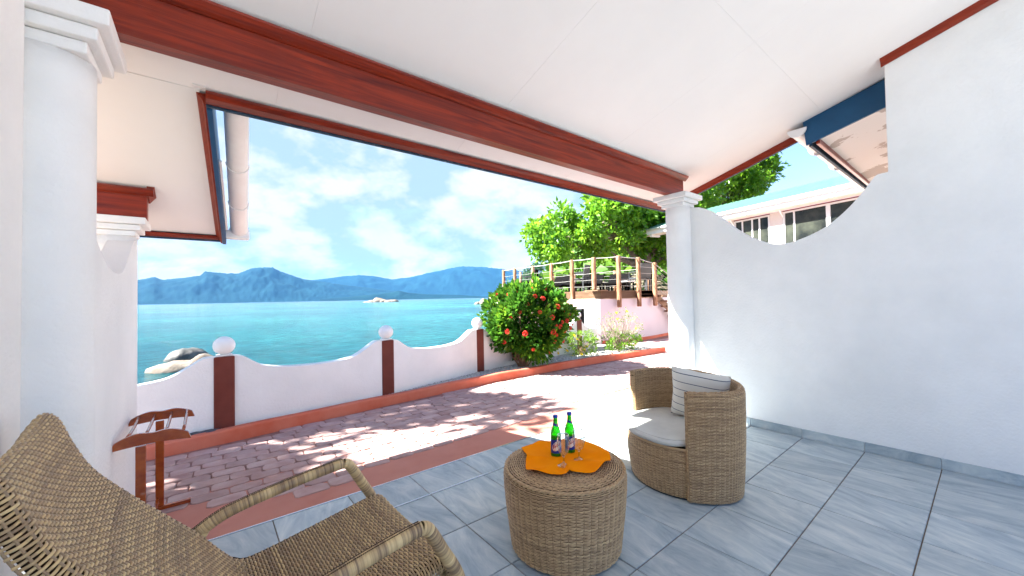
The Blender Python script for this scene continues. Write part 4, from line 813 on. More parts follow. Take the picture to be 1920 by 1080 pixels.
MB().box((10.65, 7.35, 1.80), (11.1, 7.75, 1.83)).build('table_top', M['white'], t, bevel=.01)
for sx in (10.7, 11.05):
    for sy in (7.4, 7.7): MB().box((sx - .02, sy - .02, 1.5), (sx + .02, sy + .02, 1.799)).build('leg', M['dkwick'], t)

# ------------------------------------------------------------------ shrubs
def branches(b, base, tips, r0, r1, n=5, wob=.08):
    for tp in tips:
        a = Vector(base) + Vector((random.uniform(-.06, .06), random.uniform(-.06, .06), 0)); e = Vector(tp); pts = []
        for i in range(6):
            f = i / 5; pts.append(a.lerp(e, f) + Vector((0, 0, (e - a).length * .10 * math.sin(f * math.pi))) + (Vector((random.uniform(-1, 1), random.uniform(-1, 1), random.uniform(-1, 1))) * wob * (e - a).length * (0 < i < 5)))
        b.tube(pts, [r0 + (r1 - r0) * i / 5 for i in range(6)], n)
ix = (4.55, 5.42, .07); IC = np.array([4.72, 5.40, .92])
sh = empty('ixora_bush', ix, 'rounded dark green bush covered in red flower clusters beside the kerb', 'bush')
nC = 300; Pc, dc = ellips(nC, IC, (.66, .66, .66), .80); Pc = IC + (Pc - IC) * (1 + .48 * vnoise(dc[:, 0] * 2.4 + 4, dc[:, 1] * 2.4 + dc[:, 2] * 2.1, 12, 3))[:, None]; Pc[:, 2] = np.maximum(Pc[:, 2], .26)
low = (Pc[:, 2] < .45) & (np.hypot(Pc[:, 0] - IC[0], Pc[:, 1] - IC[1]) < .2); Pc = Pc[~low]; dc = dc[~low]
per = 34; n = len(Pc) * per; ci = np.repeat(np.arange(len(Pc)), per); d = rng.normal(size=(n, 3)); d /= np.linalg.norm(d, axis=1, keepdims=True)
P = Pc[ci] + d * (.03 + .10 * rng.random(n))[:, None]; N = d * .8 + dc[ci] * .9 + np.array([0, 0, .25])
tn = np.clip(.05 + .38 * rng.random(n) + .55 * (rng.random(len(Pc)) > .72)[ci] * rng.random(n), 0, 1)
Pi, di = ellips(2600, IC, (.48, .48, .50), .6); P = np.concatenate([P, Pi]); N = np.concatenate([N, di + rng.normal(size=di.shape) * .5]); tn = np.r_[tn, .25 * rng.random(len(Pi))]; n = len(P)  # inner leaves toned dark, painting the shade inside the bush
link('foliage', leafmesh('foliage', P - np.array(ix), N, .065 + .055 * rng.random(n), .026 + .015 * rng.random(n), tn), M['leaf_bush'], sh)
b = MB(); branches(b, ix, [tuple(p) for p in Pc[:34]], .013, .004); b.build('stems', M['twig'], sh)
def flower_mesh(name, n, R, ps):
    d = rng.normal(size=(n, 3)); d[:, 2] = np.abs(d[:, 2]) * .8; d /= np.linalg.norm(d, axis=1, keepdims=True)
    return leafmesh(name, d * R * .75, d + rng.normal(size=(n, 3)) * .7, np.full(n, ps), np.full(n, ps * .38), rng.random(n))
fm = [flower_mesh('flower_cluster', 120, .055, .026) for _ in range(3)]
for me in fm: me.materials.append(M['petal_red'])
cnt = 0
camd = -np.array([F_[0], F_[1], 0])
fl_px = [(1000, 540), (1022, 543), (953, 552), (968, 548), (1003, 556), (958, 596), (935, 612), (945, 640), (952, 622), (932, 553), (1062, 602), (1068, 615), (1058, 620), (1050, 612), (1042, 610), (1066, 592), (1040, 640), (1048, 650), (1056, 640), (990, 570), (1018, 560), (1045, 575), (1060, 585), (1000, 655), (1035, 595), (1030, 660), (985, 625), (975, 585), (1072, 608), (1054, 604), (1037, 622), (1012, 585), (948, 580), (1043, 628)]
for k, (px, py) in enumerate(fl_px):
    d = np.array(F_) * 718.17 + np.array(R_) * (px - 960) - np.array(U_) * (py - 540); d /= np.linalg.norm(d); o_ = np.array([0, 0, H]) - IC
    rad_ = np.array([.72, .72, .72]); dd = d / rad_; oo = o_ / rad_; A_ = dd @ dd; B_ = 2 * dd @ oo; C_ = oo @ oo - 1; disc = B_ * B_ - 4 * A_ * C_
    t_ = (-B_ - math.sqrt(disc)) / (2 * A_) if disc > 0 else -B_ / (2 * A_)
    p = np.array([0, 0, H]) + d * t_; nrm = (p - IC); nrm /= np.linalg.norm(nrm)
    o = bpy.data.objects.new('flower_cluster', fm[k % 3]); COL.objects.link(o); o.parent = sh; o.location = tuple(p - np.array(ix)); o.rotation_euler = Vector(nrm).to_track_quat('Z', 'Y').to_euler(); s_ = random.uniform(.45, .9); o.scale = (s_,) * 3
# small yellow-flowered plant
yb = (6.35, 5.62, .08); yp = empty('yellow_flower_plant', yb, 'small leafy plant with yellow flowers between the red bush and the twiggy shrub', 'plant')
def smallplant(par, base, c, r, nc, per, leaf, m, stem, nstem, r0, tone=(.2, 1)):
    Pc, dc = ellips(nc, c, r, .55); n = len(Pc) * per; ci = np.repeat(np.arange(len(Pc)), per); d = rng.normal(size=(n, 3)); d /= np.linalg.norm(d, axis=1, keepdims=True)
    P = Pc[ci] + d * (.05 * rng.random(n))[:, None]; link('foliage', leafmesh('foliage', P - np.array(base), d + dc[ci] * .5 + [0, 0, .3], leaf * (.7 + .6 * rng.random(n)), leaf * .22 * (.8 + .4 * rng.random(n)), rng.uniform(*tone, n)), m, par)
    b = MB(); branches(b, base, [tuple(p) for p in Pc[:nstem]], r0, r0 * .35, 4); b.build('stems', stem, par); return Pc
Pc = smallplant(yp, yb, (6.38, 5.6, .34), (.36, .36, .26), 70, 16, .055, M['leaf_small'], M['twig'], 22, .006)
yf = leafmesh('flower', np.zeros((6, 3)), np.array([[math.cos(a), math.sin(a), .35] for a in np.arange(6) * math.pi / 3]), np.full(6, .045), np.full(6, .02), np.ones(6)); yf.materials.append(M['petal_yellow'])
def flowers(par, base, pts):
    for p in pts:
        o = bpy.data.objects.new('flower', yf); COL.objects.link(o); o.parent = par; o.location = tuple(np.array(p) - np.array(base)); o.rotation_euler = (random.uniform(.5, 1.3), random.uniform(-.3, .3), random.uniform(-.3, .9) - .6)
flowers(yp, yb, [atpx(px, py, 8.2) for px, py in ((1063, 658), (1072, 668), (1096, 656), (1100, 650), (1082, 636), (1077, 630), (1046, 662), (1090, 664))])
# twiggy shrub
tbs = (7.55, 5.50, .08); tw = empty('twiggy_shrub', tbs, 'pale bare-twigged shrub with green base in front of the pink wall', 'shrub')
b = MB()
for k in range(95):
    a = random.uniform(0, 6.283); q = random.uniform(.12, 1) ** .7; e = Vector((tbs[0] + math.cos(a) * .62 * q, tbs[1] + math.sin(a) * .62 * q, tbs[2] + random.uniform(.45, 1.0) * (1.12 - .35 * q))); st = Vector(tbs)
    pts = [st.lerp(e, i / 5) + Vector((random.uniform(-1, 1), random.uniform(-1, 1), random.uniform(-.3, 1))) * .035 * (i > 0) for i in range(6)]; b.tube(pts, [.008 * (1 - i / 7) for i in range(6)], 4)
    for _ in range(3): s0 = pts[random.randint(2, 4)]; b.tube([s0, s0 + Vector((random.uniform(-.14, .14), random.uniform(-.14, .14), random.uniform(.02, .16)))], [.0035, .0015], 3)
b.build('twigs', M['twigpale'], tw)
smallplant(tw, tbs, (7.6, 5.45, .30), (.50, .42, .22), 80, 16, .06, M['leaf_small'], M['twig'], 12, .006, (0, .6))
Pc2, dc2 = ellips(60, (7.6, 5.5, .68), (.55, .5, .35), .6); n = 60 * 5; ci = np.repeat(np.arange(60), 5); d = rng.normal(size=(n, 3))
link('upper_foliage', leafmesh('upper_foliage', Pc2[ci] + d * .02 - np.array(tbs), d, np.full(n, .045), np.full(n, .011), rng.random(n)), M['leaf_small'], tw)
flowers(tw, tbs, [atpx(px, py, 8.8) for px, py in ((1156, 586), (1192, 616), (1158, 598), (1175, 584))])

# ------------------------------------------------------------------ wicker
def weave(name, Sf, nrow, nst, w, amp, thick, par, m, closed=True, sub=4, stake_r=.0028, u01=(0, 1), v01=(0, 1), base=None, pair=1, core=True, corem=None, coff=.004, ribbed=True):
    """strands (rows in v) passing over and under stakes (columns in u) on the surface Sf(u,v) -> points"""
    M_ = nst * sub; u = np.linspace(u01[0], u01[1], M_ + 1); eps = 1e-3
    rows_ = v01[0] + (np.arange(nrow) + .5) / nrow * (v01[1] - v01[0])
    U, Vv = np.meshgrid(u, rows_, indexing='xy')       # (nrow, M+1)
    P = Sf(U, Vv); du = Sf(U + eps, Vv) - Sf(U - eps, Vv); dv = Sf(U, Vv + eps) - Sf(U, Vv - eps)
    N = np.cross(du, dv); N /= np.linalg.norm(N, axis=-1, keepdims=True) + 1e-12; T = dv / (np.linalg.norm(dv, axis=-1, keepdims=True) + 1e-12)
    ph = ((np.arange(nrow) // pair) % 2)[:, None] * math.pi
    k = np.arange(M_ + 1)[None] / sub * math.pi + math.pi * .5
    off = (amp * (np.abs(np.sin(k - math.pi * .5)) * 1.5 - .6 + .45 * np.sin(k + ph)) if ribbed else amp * np.sin(k + ph)) + rng.normal(size=(nrow, 1)) * thick * .12
    C = P + N * off[..., None]
    prof = [(-.5, -.25), (-.36, .55), (.36, .55), (.5, -.25)]
    Vx = np.stack([C + T * (a * w) + N * (c * thick) for a, c in prof], 2)      # nrow, M+1, 4, 3
    idx = np.arange(nrow * (M_ + 1) * 4).reshape(nrow, M_ + 1, 4)
    Q = np.concatenate([np.stack([idx[:, :-1, j], idx[:, 1:, j], idx[:, 1:, j + 1], idx[:, :-1, j + 1]], -1).reshape(-1, 4) for j in range(3)])
    seg = rng.random((nrow, nst + 2)); seg = np.repeat(seg, sub, 1)[:, sub // 2:M_ + 1 + sub // 2]; rowt = rng.random((nrow, 1))
    tone = np.clip(.30 + .30 * rowt + .28 * seg, 0, 1); tone = np.repeat(tone[..., None], 4, 2)
    me = npmesh(name, Vx.reshape(-1, 3) - (np.array(base) if base is not None else 0), Q, tone.ravel()); o = link(name, me, m, par, smooth=True)
    # stakes
    vs = np.linspace(v01[0], v01[1], max(8, nrow // 2)); us = u01[0] + (np.arange(nst + (0 if closed else 1))) / nst * (u01[1] - u01[0])
    U, Vv = np.meshgrid(us, vs, indexing='ij'); P = Sf(U, Vv); du = Sf(U + eps, Vv) - Sf(U - eps, Vv); dv = Sf(U, Vv + eps) - Sf(U, Vv - eps)
    N = np.cross(du, dv); N /= np.linalg.norm(N, axis=-1, keepdims=True) + 1e-12; B_ = du / (np.linalg.norm(du, axis=-1, keepdims=True) + 1e-12)
    Vx = np.stack([P + B_ * (a * stake_r * 2) + N * (c * stake_r * 1.2) for a, c in ((-.5, -.5), (-.3, .6), (.3, .6), (.5, -.5))], 2); idx = np.arange(Vx.shape[0] * Vx.shape[1] * 4).reshape(Vx.shape[0], Vx.shape[1], 4)
    Q = np.concatenate([np.stack([idx[:, :-1, j], idx[:, 1:, j], idx[:, 1:, j + 1], idx[:, :-1, j + 1]], -1).reshape(-1, 4) for j in range(3)])
    me = npmesh(name + '_stakes', Vx.reshape(-1, 3) - (np.array(base) if base is not None else 0), Q, np.full(Vx.shape[0] * Vx.shape[1] * 4, .35)); o2 = link('stakes', me, m, par, smooth=True)
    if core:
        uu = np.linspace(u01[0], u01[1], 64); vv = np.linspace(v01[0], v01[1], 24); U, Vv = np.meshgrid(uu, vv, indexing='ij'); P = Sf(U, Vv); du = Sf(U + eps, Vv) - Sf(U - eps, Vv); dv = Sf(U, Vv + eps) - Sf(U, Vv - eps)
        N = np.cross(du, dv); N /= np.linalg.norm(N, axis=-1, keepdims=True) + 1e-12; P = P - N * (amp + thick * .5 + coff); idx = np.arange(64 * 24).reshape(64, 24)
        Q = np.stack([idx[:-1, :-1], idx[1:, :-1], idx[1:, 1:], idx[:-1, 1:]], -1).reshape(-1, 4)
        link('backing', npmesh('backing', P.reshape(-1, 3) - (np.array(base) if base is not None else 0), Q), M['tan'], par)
    return o

# ---- table / pouf
TC = (1.585, 1.545, 0.0)
tbl = empty('wicker_table', TC, 'round woven rattan side table with an orange cloth on top', 'table')
tp_r = np.array([.302, .306, .316, .326, .334, .338, .338, .332, .315, .29, .20, .02]); tp_z = np.array([.012, .05, .13, .21, .29, .36, .395, .417, .431, .437, .440, .441])
sarc = np.r_[0, np.cumsum(np.hypot(np.diff(tp_r), np.diff(tp_z)))]; sarc /= sarc[-1]
def Stbl(u, v):
    r = np.interp(v, sarc, tp_r); z = np.interp(v, sarc, tp_z); a = u * 2 * math.pi; return np.stack([TC[0] + r * np.cos(a), TC[1] + r * np.sin(a), z], -1)
vside = float(np.interp(.415, tp_z, sarc))
weave('side_weave', Stbl, 47, 54, .0064, .0030, .0042, tbl, M['wicker'], v01=(0.0, vside), base=TC)
weave('top_weave', Stbl, 24, 54, .0072, .0030, .0042, tbl, M['wicker'], v01=(vside, .93), base=TC)
# braided rim: two twisted strands
b = MB()
for ph in (0, math.pi):
    b.tube([(TC[0] + (.330 + .005 * math.cos(k * .9 + ph)) * math.cos(k / 240 * 6.28319), TC[1] + (.330 + .005 * math.cos(k * .9 + ph)) * math.sin(k / 240 * 6.28319), .424 + .005 * math.sin(k * .9 + ph)) for k in range(241)], .0055, 5, cap=False)
o = b.build('rim', M['wicker'], tbl, smooth=True); a_ = o.data.attributes.new('tone', 'FLOAT', 'POINT'); a_.data.foreach_set('value', (.45 + .35 * rng.random(len(o.data.vertices))).astype(np.float32))
MB().lathe([(.29, 0), (.29, .012)], (TC[0], TC[1], 0), 32).build('foot_ring', M['dark'], tbl)

# ---- orange cloth on the table
cl_out = smoothline([(1.517, 1.836), (1.44, 1.70), (1.400, 1.66), (1.328, 1.559), (1.39, 1.47), (1.45, 1.398), (1.50, 1.40), (1.578, 1.318), (1.68, 1.33), (1.77, 1.362), (1.83, 1.43), (1.905, 1.58), (1.851, 1.738), (1.75, 1.775), (1.636, 1.80), (1.57, 1.84)], 5)[:-1]
cl_out = cl_out; cc_ = np.array([1.60, 1.57]); rings = 26; V = []; no = len(cl_out)
for k in range(1, rings + 1):
    f = k / rings
    for i, p in enumerate(cl_out):
        q = cc_ + (np.array(p) - cc_) * f; a = i / no * 6.283; r_t = math.hypot(q[0] - TC[0], q[1] - TC[1])
        zb = float(np.interp(r_t, [0, .29, .315, .332, .34], [.446, .443, .437, .424, .40]))
        wr = .020 * f ** 2 * (.5 + .5 * math.sin(a * 7 + 2.0 + 2.5 * f)) ** 1.5 + .014 * (.5 + .5 * float(vnoise(np.array(q[0] * 14), np.array(q[1] * 14), 4, 3))) 
        lift = .022 * max(0, math.exp(-((a - 3.45) / .22) ** 2)) * f ** 4
        V.append((q[0], q[1], zb + .004 + wr + lift))
V.append((cc_[0], cc_[1], .452)); Fs = [((k) * no + i, (k) * no + (i + 1) % no, (k + 1) * no + (i + 1) % no, (k + 1) * no + i) for k in range(rings - 1) for i in range(no)] + [(rings * no, i, (i + 1) % no) for i in range(no)]
cl = MB().add([(x - cc_[0], y - cc_[1], z - .445) for x, y, z in V], Fs).build('orange_cloth', M['orange'], smooth=True); cl.location = (cc_[0], cc_[1], .445)
sm = cl.modifiers.new('thick', 'SOLIDIFY'); sm.thickness = .0016
tag(cl, 'crumpled bright orange cloth spread on the rattan table', 'cloth')

# ---- bottles and glasses
def bottle(x, y, label, rz):
    t = empty('beer_bottle', (x, y, .452), label, 'bottle', 'green beer bottles on the orange cloth'); z0 = .452
    pr = [(0, 0), (.026, 0), (.0295, .004), (.030, .012), (.030, .125), (.0285, .142), (.023, .160), (.0165, .176), (.0135, .192), (.0120, .218), (.0125, .221), (.0135, .223), (.0135, .229), (.0120, .231)]
    inn = [(.0095, .231), (.0095, .215), (.0115, .190), (.020, .160), (.0265, .140), (.0275, .125), (.0275, .012), (.0, .008)]
    MB().lathe(pr + inn, (x, y, z0), 28).build('glass_body', M['bglass'], t, smooth=True)
    MB().lathe([(.0145, .224), (.0150, .2255), (.0148, .236), (.0125, .2385), (0, .239)], (x, y, z0), 21).build('cap', M['capblue'], t)
    MB().lathe([(.0304, .028), (.0305, .105)], (x, y, z0), 20, rz - 1.35, rz + 1.35).build('label', M['lblue'], t, smooth=True)
    # cream oval with red lettering-like strokes, printed on the label
    def onlab(a, z, r=.0308): return (x + r * math.cos(rz + a), y + r * math.sin(rz + a), z0 + z)
    b = MB(); c0 = onlab(.05, .070, .0309); ring = [onlab(.05 + .88 * math.cos(k * .3927) + .15 * math.sin(k * .3927), .070 + .028 * math.sin(k * .3927) + .007 * math.cos(k * .3927), .0309) for k in range(16)]
    mid = [onlab(.05 + .44 * math.cos(k * .3927) + .07 * math.sin(k * .3927), .070 + .014 * math.sin(k * .3927) + .003 * math.cos(k * .3927), .0309) for k in range(16)]
    b.add([c0] + mid + ring, [(0, 1 + k, 1 + (k + 1) % 16) for k in range(16)] + [(1 + k, 17 + k, 17 + (k + 1) % 16, 1 + (k + 1) % 16) for k in range(16)]).build('label_badge', M['lcream'], t)
    b = MB()
    for k in range(7):
        a0 = -.62 + k * .2; zz = .062 + k * .0025
        b.tube([onlab(a0, zz + .012, .0313), onlab(a0 + .07, zz + .004, .0313), onlab(a0 + .02, zz - .003, .0313), onlab(a0 + .13, zz + .001, .0313)], .0012, 4)
    b.build('label_lettering', M['lred'], t)
    b = MB(); V = []
    for k in range(13): a = -1.3 + k * 2.6 / 12; V += [onlab(a, .176 + .008 - .006 * k / 12 * 2, .0172 + .0), onlab(a, .192 + .006 - .006 * k / 12 * 2, .0146)]
    b.add(V, [(2 * k, 2 * k + 2, 2 * k + 3, 2 * k + 1) for k in range(12)]).build('neck_label', M['lblue'], t, smooth=True)
    MB().lathe([(0, 0), (.004, 0), (.003, .002), (0, .0022)], onlab(.45, .184, .0172), 10).build('neck_badge', M['gold'], t)
to_cam = math.atan2(-1.6, -1.6)
bottle(1.584, 1.604, 'green beer bottle with blue label, left of the pair, behind the front wine glass', to_cam + .1)
bottle(1.683, 1.587, 'green beer bottle with blue label, right of the pair, beside the rear wine glass', to_cam + .35)
def glass(x, y, label):
    z0 = .4535; t = empty('wine_glass', (x, y, z0), label, 'glass', 'stemmed glasses on the orange cloth')
    MB().lathe([(0, 0), (.033, 0), (.0345, .0015), (.033, .003), (.018, .008), (.008, .014), (.0048, .022), (.0042, .045), (.006, .052), (0, .054)], (x, y, z0), 32).build('foot', M['cglass'], t, smooth=True)
    MB().lathe([(0, .0542), (.006, .0542), (.016, .062), (.027, .078), (.0335, .100), (.0345, .120), (.0325, .150), (.0300, .168), (.0294, .169)], (x, y, z0), 32).build('bowl', M['cglass'], t, smooth=True)
    MB().tube([(x + .0296 * math.cos(k * .19635), y + .0296 * math.sin(k * .19635), z0 + .169) for k in range(33)], .0009, 6, cap=False).build('rim', M['cgloss'], t, smooth=True)
glass(1.526, 1.489, 'empty stemmed glass in front, standing before the left green bottle'); glass(1.640, 1.479, 'empty stemmed glass at the right of the two bottles')

# ---- tub chair
CC0 = np.array([2.86, 1.49]); ch = empty('tub_chair', (2.86, 1.49, 0), 'round-backed woven rattan tub chair with pale seat cushion', 'chair')
CN = np.array([math.cos(rad(330)), math.sin(rad(330))])
def cwarp(P):
    d = P[..., :2] - CC0; a = d @ CN; f = np.where(a > 0, a * (.715 - 1), 0); Q = P.copy(); Q[..., :2] = P[..., :2] + f[..., None] * CN; return Q
def wobj(o, origin):
    for v in o.data.vertices:
        q = cwarp(np.array([v.co.x + origin[0], v.co.y + origin[1], 0.0])); v.co.x = q[0] - origin[0]; v.co.y = q[1] - origin[1]
A1, A2 = rad(209), rad(209 + 243)          # shell from the near arm round the back to the far arm
def shell_r(v): return .437 + .033 * v + .010 * np.sin(v * math.pi)
TH = .045
# one continuous skin: outside bottom -> outside top -> rounded rim -> inside down to the seat
skin_d = []; 
sv = [(0, .012), (0, .25), (0, .50), (0, .695), (.006, .720), (.022, .735), (.040, .720), (TH, .695), (TH, .50), (TH, .33)]
sdx = np.array([p[0] for p in sv]); sdz = np.array([p[1] for p in sv]); sl_ = np.r_[0, np.cumsum(np.hypot(np.diff(sdx), np.diff(sdz)))]; sl_ /= sl_[-1]
def Sshell(u, v):
    dx = np.interp(v, sl_, sdx); z = np.interp(v, sl_, sdz); a = A1 + (A2 - A1) * u; r = shell_r(z / .74) - dx + .006 * np.sin(z / .74 * 3.1) * 0
    return cwarp(np.stack([CC0[0] + r * np.cos(a), CC0[1] + r * np.sin(a), z], -1))
weave('shell_weave', Sshell, 124, 58, .0068, .0026, .0038, ch, M['wicker'], closed=False, base=(2.86, 1.49, 0), coff=.003, sub=4)
# closing strips at the two arm fronts
for a, sgn in ((A1, -1), (A2, 1)):
    def Sarm(u, v, a=a, sgn=sgn):
        z = .012 + v * .708; r0 = shell_r(z / .74); dx = u * TH
        bulge = np.sin(u * math.pi) * .014; aa = a + sgn * bulge / .45
        zz = z + np.sin(u * math.pi) * .014 * (v > .95); return cwarp(np.stack([CC0[0] + (r0 - dx) * np.cos(aa), CC0[1] + (r0 - dx) * np.sin(aa), zz], -1))
    if sgn < 0: Sa = lambda u, v, f=Sarm: f(1 - u, v)
    else: Sa = Sarm
    weave('arm_front_weave', Sa, 84, 4, .0076, .0016, .0036, ch, M['wicker'], closed=False, base=(2.86, 1.49, 0), coff=.002)
def Sdrum(u, v):
    z = .012 + v * .335; a = rad(85) + rad(131) * u; r = .398 + .035 * v + .008 * np.sin(v * math.pi); return np.stack([CC0[0] + r * np.cos(a), CC0[1] + r * np.sin(a), z], -1)
weave('seat_front_weave', Sdrum, 38, 32, .0068, .0026, .0040, ch, M['wicker'], closed=False, base=(2.86, 1.49, 0))
wobj(MB().lathe([(.395, 0), (.405, .013), (0, .014)], (CC0[0], CC0[1], 0), 48).build('foot_ring', M['dark'], ch), CC0)
wobj(MB().lathe([(.425, .330), (.425, .343), (0, .3435)], (CC0[0], CC0[1], 0), 48).build('seat_board', M['tan'], ch), CC0)
b = MB(); b.tube([(CC0[0] + .437 * math.cos(rad(88 + 125 * k / 40)), CC0[1] + .437 * math.sin(rad(88 + 125 * k / 40)), .346) for k in range(41)], .008, 6)
o = b.build('seat_rim', M['wicker'], ch, smooth=True); a_ = o.data.attributes.new('tone', 'FLOAT', 'POINT'); a_.data.foreach_set('value', np.full(len(o.data.vertices), .6, np.float32))
# cushion: round, follows the drum at the front and the shell behind
cu = empty('seat_cushion', (2.86, 1.49, .352), 'pale grey round seat cushion lying in the rattan tub chair', 'cushion')
b = MB(); V = []; nA = 72; prC = [(1.0, .010), (1.012, .022), (1.0, .036), (.97, .046), (.90, .052), (.7, .056), (.4, .058), (.05, .058)]
for f, z in [(.93, .0), (.985, .003)] + prC:
    for k in range(nA):
        a = 6.28319 * k / nA; da = abs((a - rad(150) + math.pi) % 6.28319 - math.pi); R = .405 + .045 * (1 / (1 + math.exp((da - rad(52)) / .06)))
        wv = .0015 * math.sin(a * 11) * (f > .95) + .004 * float(vnoise(np.array(math.cos(a) * f * 3), np.array(math.sin(a) * f * 3), 6, 3)) * (z > .04)
        V.append((CC0[0] + R * f * math.cos(a), CC0[1] + R * f * math.sin(a), .354 + z + wv))
nr = len(prC) + 2; Fs = [(i * nA + k, i * nA + (k + 1) % nA, (i + 1) * nA + (k + 1) % nA, (i + 1) * nA + k) for i in range(nr - 1) for k in range(nA)] + [tuple(range(nA - 1, -1, -1)), tuple((nr - 1) * nA + k for k in range(nA))]
wobj(b.add(V, Fs).build('pad', M['cushion'], cu, smooth=True), CC0)
for zz in (.378, .399):
    b = MB(); b.tube([(CC0[0] + (.405 + .045 * (1 / (1 + math.exp((abs((a - rad(150) + math.pi) % 6.28319 - math.pi) - rad(52)) / .06)))) * (1.008 if zz < .39 else .974) * math.cos(a), CC0[1] + (.405 + .045 * (1 / (1 + math.exp((abs((a - rad(150) + math.pi) % 6.28319 - math.pi) - rad(52)) / .06)))) * (1.008 if zz < .39 else .974) * math.sin(a), zz) for a in [6.28319 * k / 96 for k in range(97)]], .0026, 5, cap=False); wobj(b.build('piping', M['piping'], cu, smooth=True), CC0)
# pillow
n = 22; V = []
hs = .205
for side in (1, -1):
    for i in range(n):
        for j in range(n):
            s_, t_ = i / (n - 1) * 2 - 1, j / (n - 1) * 2 - 1; pin = 1 - .07 * (s_ * s_ * (1 - t_ * t_) * .0 + (1 - abs(s_)) * t_ * t_ * 1.0 + (1 - abs(t_)) * s_ * s_)
            th = .062 * ((1 - s_ ** 4) * (1 - t_ ** 4)) ** .55; V.append((s_ * hs * pin, side * th, t_ * hs * pin))
Fs = [(i * n + j, i * n + j + 1, (i + 1) * n + j + 1, (i + 1) * n + j) for i in range(n - 1) for j in range(n - 1)] + [(n * n + i * n + j, n * n + (i + 1) * n + j, n * n + (i + 1) * n + j + 1, n * n + i * n + j + 1) for i in range(n - 1) for j in range(n - 1)]
pl = MB().add(V, Fs).build('striped_pillow', M['pillow'], smooth=True); pl.location = (2.935, 1.415, .600); pl.rotation_euler = (rad(-13), rad(-6), rad(104)); tag(pl, 'cream pillow with thin navy stripes leaning in the rattan tub chair', 'pillow')

# ---- near lounge armchair
lo = empty('wicker_lounge_chair', (.2, 1.66, 0), 'high-backed woven rattan lounge armchair in the near left foreground', 'chair')
LA = rad(4.6); ca_, sa_ = math.cos(LA), math.sin(LA); LO = np.array([.2, 1.66])
def lw2(x, y, z):   # local (x forward, y left) -> world
    return np.stack([LO[0] + x * ca_ - y * sa_, LO[1] + x * sa_ + y * ca_, z + 0 * x], -1)
pr = smoothline([(-.655, .93), (-.628, .99), (-.595, 1.034), (-.556, 1.012), (-.524, .925), (-.470, .810), (-.335, .640), (-.205, .490), (-.115, .368), (-.065, .318), (.0, .312), (.15, .328), (.33, .352), (.47, .370), (.530, .368), (.555, .345), (.558, .315), (.555, .27)], 8)
px_ = np.array([p[0] for p in pr]); pz_ = np.array([p[1] for p in pr]); ps_ = np.r_[0, np.cumsum(np.hypot(np.diff(px_), np.diff(pz_)))]; plen = ps_[-1]; ps_ /= plen
HW = .352
def Slo(u, v):      # v along the profile from the top of the back to the front of the seat, u across
    x = np.interp(v, ps_, px_); z = np.interp(v, ps_, pz_)
    q_ = (u - .5) * 2; edge = np.clip((np.abs(q_) - .84) / .16, 0, 1); y = HW * np.sign(q_) * (np.minimum(np.abs(q_), .84) + .16 * np.sin(edge * 1.9) * .8)
    sink = np.where(q_ > 0, .010, .036) * (1 - np.cos(edge * 1.9)); dish = .016 * (1 - (2 * u - 1) ** 2)
    dx = np.interp(v + .004, ps_, px_) - np.interp(v - .004, ps_, px_); dz = np.interp(v + .004, ps_, pz_) - np.interp(v - .004, ps_, pz_); L_ = np.hypot(dx, dz) + 1e-9
    nx, nz = -dz / L_, dx / L_
    return lw2(x - nx * (sink + dish), y, z - nz * (sink + dish))
vb = float(ps_[int(np.argmin(np.hypot(px_ + .065, pz_ - .318)))])
weave('back_weave', lambda u, v: Slo(u, 1 - v), int(plen * (vb) / .0108), 34, .0072, .0028, .0036, lo, M['wicker2'], closed=False, v01=(1 - vb - .006, 1.0), base=(.2, 1.66, 0), ribbed=False, sub=6)
weave('seat_weave', lambda u, v: Slo(u, 1 - v), int(plen * (1 - vb) / .0108), 34, .0072, .0028, .0036, lo, M['wicker2'], closed=False, v01=(0.0, 1 - vb + .002), base=(.2, 1.66, 0), ribbed=False, sub=6)
